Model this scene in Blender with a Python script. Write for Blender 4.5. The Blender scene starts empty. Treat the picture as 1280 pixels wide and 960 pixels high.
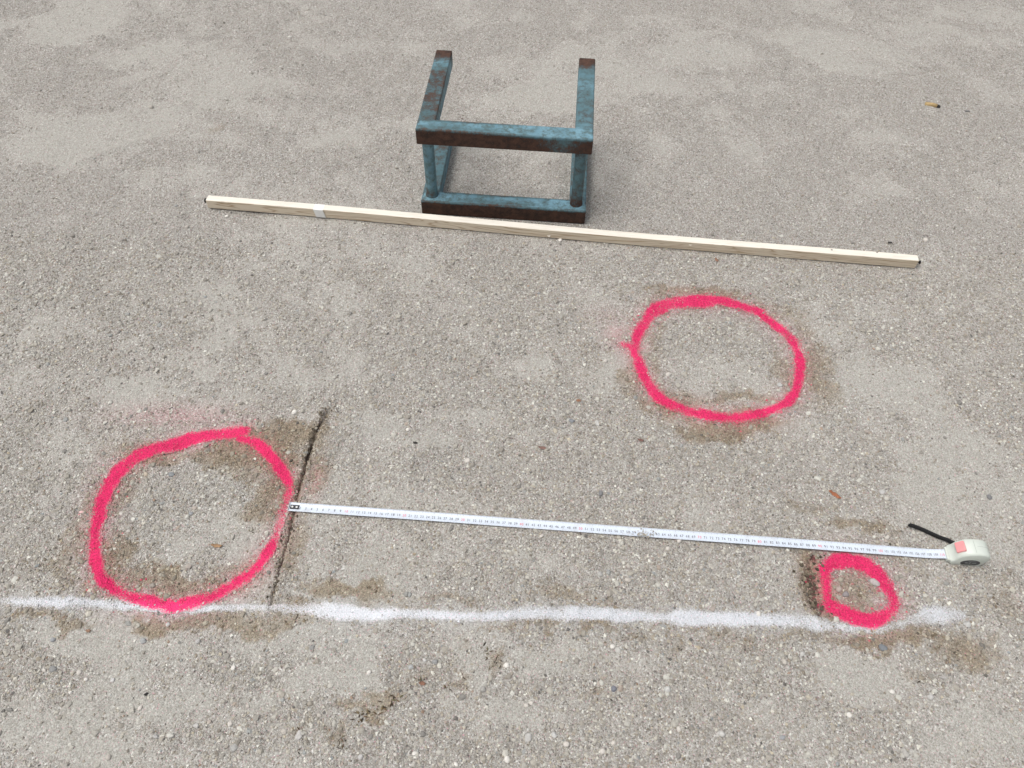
import bpy, bmesh, math
import numpy as np
from mathutils import Matrix, Vector

S = bpy.context.scene
# ------------------------------------------------------------------ camera
FPX, TH, ROLL, CAMH = 960.15, 0.9188, 0.0231, 1.1805
fw = np.array([0, math.cos(TH), -math.sin(TH)])
up = np.array([0, math.sin(TH), math.cos(TH)])
rt = np.array([1.0, 0, 0])
r2 = rt * math.cos(ROLL) + up * math.sin(ROLL)
u2 = -rt * math.sin(ROLL) + up * math.cos(ROLL)
cd = bpy.data.cameras.new('camera')
cd.sensor_width = 36
cd.lens = FPX / 1280 * 36
cd.clip_start = 0.02
cd.clip_end = 2000
cam = bpy.data.objects.new('camera', cd)
S.collection.objects.link(cam)
M4 = Matrix.Identity(4)
for i in range(3):
    M4[i][0], M4[i][1], M4[i][2] = r2[i], u2[i], -fw[i]
M4[2][3] = CAMH
cam.matrix_world = M4
S.camera = cam

# ------------------------------------------------------------------ sky, sun, exposure
SUN_EL, SUN_AZ = math.radians(70), math.radians(262)   # azimuth from +y towards +x
w = bpy.data.worlds.new('World')
S.world = w
w.use_nodes = True
nt = w.node_tree
nt.nodes.clear()
sky = nt.nodes.new('ShaderNodeTexSky')
sky.sky_type = 'NISHITA'
sky.sun_disc = False
sky.sun_elevation = SUN_EL
sky.sun_rotation = SUN_AZ
sky.air_density = 1.0
sky.dust_density = 6.0
sky.ozone_density = 1.0
hs = nt.nodes.new('ShaderNodeHueSaturation')          # overcast: the blue is washed out
hs.inputs['Saturation'].default_value = 0.30
bg = nt.nodes.new('ShaderNodeBackground')
bg.inputs['Strength'].default_value = 0.13
ow = nt.nodes.new('ShaderNodeOutputWorld')
nt.links.new(sky.outputs[0], hs.inputs['Color'])
nt.links.new(hs.outputs[0], bg.inputs['Color'])
nt.links.new(bg.outputs[0], ow.inputs['Surface'])
sd = bpy.data.lights.new('sun', 'SUN')
sd.energy = 0.9
sd.angle = math.radians(40)
sd.color = (1.0, 0.98, 0.95)
sun = bpy.data.objects.new('sun', sd)
S.collection.objects.link(sun)
sdir = Vector((math.sin(SUN_AZ) * math.cos(SUN_EL), math.cos(SUN_AZ) * math.cos(SUN_EL), math.sin(SUN_EL)))
sun.rotation_euler = sdir.to_track_quat('Z', 'Y').to_euler()
S.view_settings.view_transform = 'Standard'
S.view_settings.look = 'None'
S.view_settings.exposure = 0.22
S.view_settings.gamma = 1.0

# ------------------------------------------------------------------ helpers
rng = np.random.default_rng(7)


def G(px, py, z=0.0):
    """where the sight line through a photo pixel meets the level z"""
    d = fw * FPX + r2 * (px - 640) + u2 * (480 - py)
    t = (z - CAMH) / d[2]
    return np.array([d[0] * t, d[1] * t])


_tabs = {}


def vnoise(x, y, sc, seed):
    """value noise in 0..1, sc = cells per metre"""
    if seed not in _tabs:
        _tabs[seed] = np.random.default_rng(1000 + seed).random((256, 256))
    T = _tabs[seed]
    X, Y = x * sc + 71.3, y * sc + 37.7
    xi, yi = np.floor(X).astype(int), np.floor(Y).astype(int)
    fx, fy = X - xi, Y - yi
    fx, fy = fx * fx * fx * (fx * (fx * 6 - 15) + 10), fy * fy * fy * (fy * (fy * 6 - 15) + 10)
    a, b = T[xi & 255, yi & 255], T[(xi + 1) & 255, yi & 255]
    c, d = T[xi & 255, (yi + 1) & 255], T[(xi + 1) & 255, (yi + 1) & 255]
    return (a * (1 - fx) + b * fx) * (1 - fy) + (c * (1 - fx) + d * fx) * fy


def fbm(x, y, sc, seed, octs=4, gain=0.5):
    s = a = 0.0
    g = 1.0
    for i in range(octs):
        s = s + g * vnoise(x, y, sc * 2.03 ** i, seed + i)
        a += g
        g *= gain
    return s / a


def sstep(a, b, x):
    t = np.clip((x - a) / (b - a), 0, 1)
    return t * t * (3 - 2 * t)


def link(o, parent=None):
    S.collection.objects.link(o)
    if parent is not None:
        o.parent = parent
    return o


def np_mesh(name, V, F, mats=(), smooth=False):
    """mesh from arrays; F is one (n,k) array or a list of them"""
    me = bpy.data.meshes.new(name)
    Fs = F if isinstance(F, list) else [F]
    V = np.asarray(V, np.float32)
    me.vertices.add(len(V))
    me.vertices.foreach_set('co', V.ravel())
    nl = sum(f.size for f in Fs)
    npol = sum(len(f) for f in Fs)
    me.loops.add(nl)
    me.loops.foreach_set('vertex_index', np.concatenate([f.ravel() for f in Fs]).astype(np.int32))
    me.polygons.add(npol)
    tot = np.concatenate([np.full(len(f), f.shape[1]) for f in Fs]).astype(np.int32)
    me.polygons.foreach_set('loop_start', np.r_[0, np.cumsum(tot)[:-1]].astype(np.int32))
    me.polygons.foreach_set('use_smooth', np.full(npol, smooth))
    me.update(calc_edges=True)
    for m in mats:
        me.materials.append(m)
    return me


def attr(me, name, vals):
    a = me.attributes.new(name, 'FLOAT', 'POINT')
    a.data.foreach_set('value', np.asarray(vals, np.float32))


def cattr(me, name, rgb):
    a = me.attributes.new(name, 'FLOAT_COLOR', 'POINT')
    a.data.foreach_set('color', np.c_[rgb, np.ones(len(rgb))].astype(np.float32).ravel())


def tag(o, label=None, cat=None, group=None, kind=None):
    for k, v in (('label', label), ('category', cat), ('group', group), ('kind', kind)):
        if v:
            o[k] = v
    return o


def empty(name, loc=(0, 0, 0), rz=0.0):
    o = bpy.data.objects.new(name, None)
    o.empty_display_size = 0.05
    o.location = loc
    o.rotation_euler = (0, 0, rz)
    return link(o)


def bm_obj(name, bm, mat, parent=None, smooth=False):
    me = bpy.data.meshes.new(name)
    bmesh.ops.recalc_face_normals(bm, faces=bm.faces)
    bm.to_mesh(me)
    bm.free()
    me.materials.append(mat)
    if smooth:
        me.polygons.foreach_set('use_smooth', np.full(len(me.polygons), True))
    return link(bpy.data.objects.new(name, me), parent)


def bm_box(x0, x1, y0, y1, z0, z1, bev=0.0, seg=2):
    bm = bmesh.new()
    bmesh.ops.create_cube(bm, size=1)
    for v in bm.verts:
        v.co = ((x0 + x1) / 2 + v.co.x * (x1 - x0), (y0 + y1) / 2 + v.co.y * (y1 - y0), (z0 + z1) / 2 + v.co.z * (z1 - z0))
    if bev:
        bmesh.ops.bevel(bm, geom=bm.edges[:], offset=bev, segments=seg, affect='EDGES', profile=0.5)
    return bm


class NT:
    """small wrapper for building node materials"""
    def __init__(s, name):
        s.m = bpy.data.materials.new(name)
        s.m.use_nodes = True
        s.t = s.m.node_tree
        s.b = s.t.nodes['Principled BSDF']

    def n(s, typ, ins=None, **kw):
        nd = s.t.nodes.new(typ)
        for k, v in kw.items():
            setattr(nd, k, v)
        for k, v in (ins or {}).items():
            s.put(nd.inputs[k], v)
        return nd

    def put(s, sock, v):
        if isinstance(v, bpy.types.NodeSocket):
            s.t.links.new(v, sock)
        else:
            sock.default_value = v

    def math(s, op, a, b=0.0, c=0.0, clamp=False):
        nd = s.n('ShaderNodeMath', operation=op, use_clamp=clamp)
        for i, v in enumerate((a, b, c)):
            s.put(nd.inputs[i], v)
        return nd.outputs[0]

    def mix(s, f, a, b, mode='MIX'):
        nd = s.n('ShaderNodeMix', data_type='RGBA', blend_type=mode)
        s.put(nd.inputs[0], f)
        s.put(nd.inputs[6], a)
        s.put(nd.inputs[7], b)
        return nd.outputs[2]

    def ramp(s, f, lo, hi, to0=0.0, to1=1.0):
        nd = s.n('ShaderNodeMapRange', interpolation_type='SMOOTHSTEP')
        for i, v in enumerate((f, lo, hi, to0, to1)):
            s.put(nd.inputs[i], v)
        return nd.outputs[0]

    def noise(s, vec, sc, det=4.0, rough=0.55):
        return s.n('ShaderNodeTexNoise', {'Vector': vec, 'Scale': sc, 'Detail': det, 'Roughness': rough}).outputs[0]

    def attr(s, name, out='Fac'):
        return s.n('ShaderNodeAttribute', attribute_name=name).outputs[out]

    def bump(s, h, strength, dist, normal=None):
        d = {'Height': h, 'Strength': strength, 'Distance': dist}
        if normal is not None:
            d['Normal'] = normal
        return s.n('ShaderNodeBump', d).outputs[0]

    def obj(s):
        return s.n('ShaderNodeTexCoord').outputs['Object']


def C(r, g, b):
    return (r, g, b, 1.0)


# ------------------------------------------------------------------ where paint, damp earth and grooves lie (ground plane)
def zl(pts, ox, oy, sc):
    return [(ox + p[0] / sc, oy + p[1] / sc, p[2] / sc) + tuple(p[3:]) for p in pts]


RING_A = zl([(715, 158, 47), (620, 170, 46), (520, 188, 46), (430, 212, 46), (340, 238, 50), (280, 268, 50), (225, 310, 54),
             (185, 365, 54), (155, 430, 50), (137, 500, 50), (125, 570, 50), (122, 640, 49), (130, 700, 50), (155, 755, 58),
             (210, 795, 55), (280, 822, 48), (350, 842, 50), (430, 853, 48), (500, 845, 48), (570, 825, 48), (640, 790, 48),
             (710, 750, 45), (770, 705, 45), (812, 648, 42), (838, 600, 38, .8), (853, 555, 38, .62), (874, 495, 38, .58), (893, 430, 40, .64),
             (905, 375, 40, .85), (870, 315, 45), (835, 265, 42), (790, 220, 40), (745, 195, 36), (705, 183, 26)], 80, 490, 3.2)
RING_B = zl([(125, 380, 34, .8), (165, 392, 56), (190, 400, 60), (200, 330, 62), (235, 270, 64), (280, 215, 64), (330, 185, 60), (400, 165, 58),
             (480, 158, 58), (560, 155, 64), (640, 160, 50), (720, 172, 45), (800, 195, 48), (860, 220, 45), (920, 270, 45),
             (980, 320, 45), (1030, 375, 50), (1060, 430, 52), (1068, 490, 52), (1060, 560, 50), (1040, 640, 50), (1000, 690, 52),
             (940, 722, 48), (860, 748, 50), (780, 768, 52), (700, 772, 55), (620, 765, 52), (540, 750, 55), (460, 730, 50),
             (390, 705, 48), (330, 675, 50), (285, 625, 52), (250, 570, 52), (220, 510, 50), (195, 450, 50), (178, 405, 52)], 750, 340, 4.267)
RING_C = zl([(345, 490, 66), (395, 455, 68), (460, 450, 66), (520, 467, 66), (570, 500, 66), (610, 540, 66), (640, 580, 62), (668, 625, 62),
             (668, 665, 66), (635, 702, 70), (590, 725, 72), (530, 732, 74), (470, 715, 72), (420, 690, 66), (380, 655, 62),
             (362, 610, 44), (358, 560, 48), (345, 500, 62)], 940, 580, 3.765)
LINE = [(-30, 747, 9, .35), (0, 749, 11, .45), (22, 751, 14, .75), (60, 753, 15, .9), (100, 752, 14, .95), (130, 754, 13, .85), (180, 757, 13, .9), (230, 759, 12, .85), (285, 759, 9, .8), (320, 759, 10, .6), (360, 761, 13, .7),
        (402, 763, 22), (451, 767, 19, 1.1), (504, 766, 14, .85), (566, 769, 16), (615, 769, 14), (681, 766, 19), (730, 767, 19, 1.1), (740, 766, 17),
        (824, 770.6, 15, .85), (858, 770, 26, 1.15), (909, 772.7, 18), (976, 775, 20), (1014, 777, 22, .85), (1044, 781, 16, .55), (1085, 784, 15, .55), (1111, 783, 15, .45),
        (1145, 775, 15, .42), (1162, 769, 24, .62), (1198, 768, 22, .58), (1217, 766, 14, .3)]
GROOVE = [(409, 514, 8, .2), (401, 527, 7, .5), (393, 544, 5.5, .75), (386, 566, 5, .9), (379, 590, 4, .9), (373, 612, 4, .9), (367, 640, 4, .9), (360, 670, 2.8, .7),
          (353, 700, 2.2, .55), (346, 725, 2.2, .55), (339, 756, 3.0, .7)]
HOLLOW = [(1017, 698, 14), (1013, 718, 18), (1018, 742, 20), (1026, 764, 14)]


def to_ground(pl):
    """(centre x, y, half width in metres, strength) along the stroke"""
    out = []
    for i, p in enumerate(pl):
        c = G(p[0], p[1])
        a, b = pl[max(i - 1, 0)], pl[min(i + 1, len(pl) - 1)]
        tx, ty = b[0] - a[0], b[1] - a[1]
        L = math.hypot(tx, ty)
        nx, ny = -ty / L * p[2] / 2, tx / L * p[2] / 2
        hw = np.linalg.norm(G(p[0] + nx, p[1] + ny) - G(p[0] - nx, p[1] - ny)) / 2
        out.append((c[0], c[1], hw, p[3] if len(p) > 3 else 1.0))
    return np.array(out)


def densify(P, step=0.006):
    """Catmull-Rom through the stroke points"""
    Q = np.vstack([2 * P[0] - P[1], P, 2 * P[-1] - P[-2]])
    out = []
    for i in range(1, len(Q) - 2):
        p0, p1, p2, p3 = Q[i - 1], Q[i], Q[i + 1], Q[i + 2]
        n = max(1, int(np.linalg.norm(p2[:2] - p1[:2]) / step))
        for k in range(n):
            t = k / n
            out.append(0.5 * (2 * p1 + (p2 - p0) * t + (2 * p0 - 5 * p1 + 4 * p2 - p3) * t * t + (3 * p1 - p0 - 3 * p2 + p3) * t ** 3))
    out.append(P[-1])
    return np.array(out)


STROKE = {k: densify(to_ground(v)) for k, v in dict(a=RING_A, b=RING_B, c=RING_C, line=LINE, groove=GROOVE, hollow=HOLLOW).items()}


def stroke_dist(P, x, y, reach=0.06):
    """distance to the stroke in half widths and metres, its strength and half width there"""
    x, y = np.asarray(x), np.asarray(y)
    e = np.full(x.shape, 9.0)
    s = np.zeros(x.shape)
    hwv = np.full(x.shape, 0.01)
    m = (x > P[:, 0].min() - reach) & (x < P[:, 0].max() + reach) & (y > P[:, 1].min() - reach) & (y < P[:, 1].max() + reach)
    if not m.any():
        return e, s, hwv
    xs, ys = x[m], y[m]
    be, bs, bh = np.full(xs.shape, 9.0), np.zeros(xs.shape), np.full(xs.shape, 0.01)
    for i in range(len(P) - 1):
        ax, ay, ah, as_ = P[i]
        bx, by, bh_, bs_ = P[i + 1]
        dx, dy = bx - ax, by - ay
        t = np.clip(((xs - ax) * dx + (ys - ay) * dy) / (dx * dx + dy * dy + 1e-12), 0, 1)
        h = ah + t * (bh_ - ah)
        d = np.hypot(xs - ax - t * dx, ys - ay - t * dy) - h      # metres outside the edge
        k = d < be
        be = np.where(k, d, be)
        bs = np.where(k, as_ + t * (bs_ - as_), bs)
        bh = np.where(k, h, bh)
    e[m], s[m], hwv[m] = be, bs, bh
    return e, s, hwv


def paint_value(key, x, y):
    """0..1 cover of sprayed paint; 0.5 at the traced edge"""
    e, s, h = stroke_dist(STROKE[key], x, y)
    wob = (fbm(x, y, 90, 40, 3) - 0.5) * 0.006 + (fbm(x, y, 22, 46, 2) - 0.5) * 0.006
    lo, hi = {'line': (-.0125, .0070)}.get(key, (-.0105, .0085))
    core = 1 - sstep(np.maximum(lo, -h), hi, e + wob)
    core = core * s
    if key == 'line':
        core = core * (.76 + .44 * sstep(.30, .68, fbm(x, y, 13, 44, 4)))
    else:
        core = core * ({'b': .70}.get(key, .80) + .30 * sstep(.30, .60, fbm(x, y, 30, 48, 4)))
    return core, np.where(e < 8, np.exp(-np.maximum(e, 0) / 0.013), 0) * s


DAMP = [(335, 560, 55, 30, .95), (378, 535, 28, 18, .9), (335, 610, 22, 32, .75), (310, 585, 30, 22, .6), (190, 566, 62, 12, .7), (150, 600, 20, 30, .5), (262, 563, 60, 12, .65),
        (142, 690, 22, 32, .75), (101, 665, 18, 60, .5), (115, 720, 14, 20, .5), (215, 735, 80, 14, .8), (305, 715, 45, 16, .5), (390, 570, 18, 40, .6), (362, 680, 22, 35, .6),
        (58, 770, 52, 9, .75), (193, 786, 40, 13, 1.), (270, 776, 70, 10, .8), (360, 772, 48, 14, .75), (430, 741, 55, 13, .95), (560, 754, 45, 7, .6),
        (470, 757, 50, 5, .6), (718, 748, 55, 9, .55), (700, 784, 62, 8, .9), (640, 780, 40, 6, .5), (870, 789, 60, 8, .6), (932, 800, 34, 16, .55), (1000, 788, 40, 7, .6), (800, 786, 50, 5, .5),
        (1105, 801, 92, 12, .85), (1208, 826, 32, 22, .7), (1225, 806, 30, 10, .5), (1070, 738, 38, 28, .6), (1016, 735, 18, 48, 1.), (1125, 690, 14, 30, .4),
        (1072, 655, 34, 11, .75), (1008, 632, 28, 8, .45), (870, 368, 66, 7, .7), (826, 384, 18, 9, .5), (968, 386, 26, 10, .5), (1003, 410, 12, 20, .55), (1022, 470, 20, 32, .6),
        (905, 534, 66, 14, .85), (838, 510, 34, 16, .75), (788, 478, 16, 24, .55), (800, 420, 14, 30, .3), (815, 450, 10, 32, .5), (850, 494, 36, 10, .6), (930, 503, 42, 9, .65), (985, 465, 11, 30, .5),
        (826, 410, 9, 16, .45), (895, 390, 50, 5, .4), (482, 872, 26, 9, .7), (455, 892, 22, 8, .7), (428, 928, 14, 9, .6), (372, 925, 12, 14, .45), (615, 825, 14, 12, .6), (573, 858, 20, 8, .45),
        (570, 813, 10, 6, .4), (520, 850, 22, 10, .35), (760, 470, 40, 60, .15), (845, 810, 12, 10, .35), (40, 840, 60, 10, .15), (1250, 745, 25, 20, .35), (60, 700, 60, 25, .2), (500, 700, 90, 20, .15),
        (480, 345, 60, 14, .12), (1180, 400, 50, 25, .1), (270, 160, 8, 6, .4), (655, 560, 20, 8, .25), (990, 790, 12, 6, .5), (750, 875, 12, 8, .4), (1160, 850, 22, 12, .35), (900, 900, 60, 12, .15)]
SMOOTH = [(95, 25, 45, 22, 1), (75, 180, 60, 25, 1), (120, 160, 40, 14, .7), (430, 175, 40, 10, .5), (330, 105, 50, 10, .5), (160, 490, 45, 18, .9), (690, 120, 55, 18, 1), (600, 185, 45, 12, .6),
          (1075, 68, 75, 16, 1), (1000, 45, 60, 10, .8), (1090, 88, 30, 8, .8), (1180, 45, 70, 14, .7), (1230, 20, 60, 14, .6), (1120, 180, 60, 14, .6), (960, 185, 60, 14, .6), (880, 65, 60, 14, .5), (1090, 245, 60, 10, .6),
          (580, 520, 55, 14, 1), (530, 560, 30, 12, .8), (480, 530, 45, 14, .7), (770, 465, 16, 30, .9), (740, 500, 30, 14, .6), (1165, 610, 45, 40, 1), (1230, 590, 50, 50, .7), (1240, 680, 30, 40, .5),
          (430, 850, 45, 14, .8), (360, 870, 40, 16, .7), (455, 870, 22, 10, .8), (690, 825, 40, 20, .9), (640, 900, 60, 20, .6), (560, 890, 30, 14, .5), (205, 815, 60, 14, .4), (120, 800, 80, 14, .5),
          (200, 880, 50, 18, .6), (60, 900, 60, 25, .7), (110, 935, 40, 16, .7), (220, 940, 40, 14, .6), (1095, 845, 60, 26, .9), (940, 870, 40, 18, .6), (980, 900, 50, 16, .6), (1240, 900, 40, 40, .6), (1190, 930, 50, 20, .5),
          (350, 470, 90, 16, .5), (450, 260, 40, 10, .4), (660, 450, 50, 16, .5), (600, 420, 60, 14, .4), (1150, 330, 60, 20, .5), (1100, 480, 60, 30, .5), (1200, 450, 60, 40, .6), (215, 70, 70, 16, .4), (470, 60, 60, 12, .5),
          (300, 700, 20, 30, .4), (900, 450, 60, 20, .3), (60, 480, 60, 20, .4), (700, 700, 60, 14, .4)]
ROUGH = [(230, 190, 60, 14, .8), (470, 130, 60, 14, .7), (330, 165, 70, 10, .6), (690, 510, 60, 22, .9), (570, 590, 60, 22, .9), (660, 590, 60, 18, .7), (300, 830, 60, 20, .7), (250, 930, 60, 20, .6), (560, 930, 90, 24, .8),
         (520, 850, 60, 14, .7), (800, 880, 80, 26, .6), (770, 940, 60, 20, .8), (60, 830, 50, 16, .6), (1000, 230, 60, 14, .5), (1190, 170, 60, 14, .6), (1150, 200, 60, 14, .5), (830, 130, 40, 10, .5), (690, 630, 60, 14, .7),
         (900, 590, 90, 25, .5), (850, 330, 60, 14, .5), (640, 340, 80, 16, .6), (480, 200, 40, 20, .7), (440, 190, 30, 12, .6), (200, 640, 50, 30, .5), (1180, 780, 40, 20, .5), (70, 240, 60, 20, .5)]


def ground_blobs(L, px_shift=0):
    out = []
    for (cx, cy, rx, ry, s) in L:
        c = G(cx, cy)
        ax = G(cx + rx, cy) - c
        ay = G(cx, cy - ry) - c
        out.append((c[0], c[1], np.linalg.norm(ax), np.linalg.norm(ay), s))
    return out


DAMP_G, SMOOTH_G, ROUGH_G = ground_blobs(DAMP), ground_blobs(SMOOTH), ground_blobs(ROUGH)


def blob_field(L, x, y, hard=1.0):
    v = np.zeros(np.shape(x))
    jx = (fbm(x, y, 14, 60, 4) - 0.5) * 0.07
    jy = (fbm(x, y, 14, 66, 4) - 0.5) * 0.07
    jx = jx + (fbm(x, y, 75, 70, 3) - 0.5) * 0.028
    jy = jy + (fbm(x, y, 75, 74, 3) - 0.5) * 0.028
    for cx, cy, rx, ry, s in L:
        R = 2.6 * max(rx, ry) + .05
        m = (abs(x - cx) < R) & (abs(y - cy) < R)
        if not m.any():
            continue
        q = ((x[m] + jx[m] - cx) / rx) ** 2 + ((y[m] + jy[m] - cy) / ry) ** 2
        v[m] = np.maximum(v[m], s * (1 - sstep(0.05, 2.3, q)))
    return v


def damp_field(x, y):
    v = blob_field(DAMP_G, x, y)
    br = fbm(x, y, 40, 80, 4)
    v = v * sstep(0.15, 0.70, br + 0.35 * v)
    for k, wd in (('groove', 0.010), ('hollow', 0.010)):
        e, s, h = stroke_dist(STROKE[k], x, y)
        v = np.maximum(v, np.where(e < 8, 0.75 * np.exp(-np.maximum(e, 0) / wd), 0) * s)
    return np.clip(v, 0, 1)


def dark_field(x, y):
    """wet dark soil at the bottom of the scraped groove and the little hollow"""
    e, s, h = stroke_dist(STROKE['groove'], x, y)
    wob = (fbm(x, y, 120, 90, 3) - 0.5) * 0.008
    v = (1 - sstep(-0.003, 0.0015, e + wob)) * s * (.45 + .75 * sstep(.35, .6, fbm(x, y, 90, 98, 3)))
    e, s, h = stroke_dist(STROKE['hollow'], x, y)
    v2 = (1 - sstep(-0.010, 0.006, e + wob * 2.5)) * s * sstep(.40, .58, fbm(x, y, 110, 95, 3))
    return np.maximum(v, v2)


def rough_field(x, y):
    """1 = loose grit, 0 = smooth trodden dust"""
    v = 0.55 + .95 * (fbm(x, y, 2.6, 20, 5, 0.6) - 0.5)
    v = v + 0.95 * (fbm(x + .3 * y, y, 11, 26, 4) - 0.5) + .55 * (fbm(x, y, 34, 140, 3) - .5)
    v = v + 0.55 * blob_field(ROUGH_G, x, y) - 0.62 * blob_field(SMOOTH_G, x, y)
    # feet and tyres dragged streaks across it
    st = fbm(x * .93 + y * .36, (y * .93 - x * .36) * 4.5, 5.0, 120, 4) - .5
    v = v + .55 * st * sstep(.3, .6, fbm(x, y, 1.9, 130, 2))
    return np.clip(.10 + .66 * v + .24 * sstep(.22, .66, v), 0.0, 1.0)


RIDGES = [((975, 62), (1035, 42), (1075, 52), (1120, 75), (1150, 84)), ((1100, 52), (1160, 38), (1225, 50), (1262, 66)), ((1065, 248), (1120, 246), (1160, 250)),
          ((95, 205), (150, 183), (190, 172)), ((190, 122), (250, 124), (400, 122)), ((445, 545), (480, 537), (515, 541)), ((640, 112), (690, 104), (720, 112)), ((1050, 160), (1110, 168), (1150, 185)),
          ((350, 218), (430, 205), (470, 190))]
RIDGE_G = [np.array([list(G(*p)) + [0.004, 1.0] for p in r]) for r in RIDGES]


def ground_h(x, y):
    """height of the ground, a few millimetres about zero"""
    h = (fbm(x, y, 1.7, 1, 2) - 0.5) * 0.008 + (fbm(x, y, 7, 5, 3) - 0.5) * 0.009
    r = rough_field(x, y)
    h = h + (fbm(x, y, 34, 10, 3) - 0.5) * (0.0034 + 0.0066 * r)
    for R in RIDGE_G:
        e, s, hh = stroke_dist(R, x, y, 0.1)
        dd = np.where(e < 8, e + 0.004, 9)
        h = h + 0.0050 * np.exp(-(dd / 0.012) ** 2)
    near = np.clip(1 - sstep(2.6, 4.0, np.hypot(x, y - 1.2)), 0, 1)
    h = h * near - 0.0015
    e, s, hh = stroke_dist(STROKE['groove'], x, y)
    prof = np.clip(-e / np.maximum(hh, 1e-4), 0, 1)
    h = h - 0.009 * sstep(0, .9, prof) * (0.55 + 0.45 * s)
    h = h + np.where(e < 8, 0.0022 * np.exp(-(np.maximum(e, 0) - 0.006) ** 2 / 0.006 ** 2), 0) * (e > 0)
    e, s, hh = stroke_dist(STROKE['hollow'], x, y)
    h = h - np.where(e < 8, 0.008 * sstep(0, .8, np.clip(-e / 0.010, 0, 1)), 0)
    # the things lie flat: keep the ground below them
    for (cx, cy, a, hu, hv) in FLAT:
        c, s_ = math.cos(a), math.sin(a)
        u = (x - cx) * c + (y - cy) * s_
        v = -(x - cx) * s_ + (y - cy) * c
        d = np.maximum(abs(u) - hu, abs(v) - hv)
        k = 1 - sstep(0.0, 0.03, d)
        h = h * (1 - k) + np.minimum(h, -0.0012) * k * 0.5
    return h


STOOL = (-0.0292, 1.3897, -0.0622)
LATH = (-0.7144, 1.3935, -0.0922)
TAPE = (-0.3776, 0.6245, -0.0556)


def local(o, u, v):
    c, s = math.cos(o[2]), math.sin(o[2])
    return o[0] + u * c - v * s, o[1] + u * s + v * c


FLAT = [local(LATH, 0.80, 0.009) + (LATH[2], 0.81, 0.012),
        local(TAPE, 0.56, 0.0) + (TAPE[2], 0.57, 0.010),
        local(TAPE, 1.135, 0.0) + (TAPE[2], 0.03, 0.018),
        local(STOOL, 0.0, 0.01) + (STOOL[2], 0.19, 0.02),
        local(STOOL, -0.168, 0.16) + (STOOL[2], 0.02, 0.16),
        local(STOOL, 0.168, 0.16) + (STOOL[2], 0.02, 0.16)]

# ------------------------------------------------------------------ ground material
PINK = C(0.87, 0.034, 0.168)
WHITE = C(.755, .78, .82)


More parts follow.
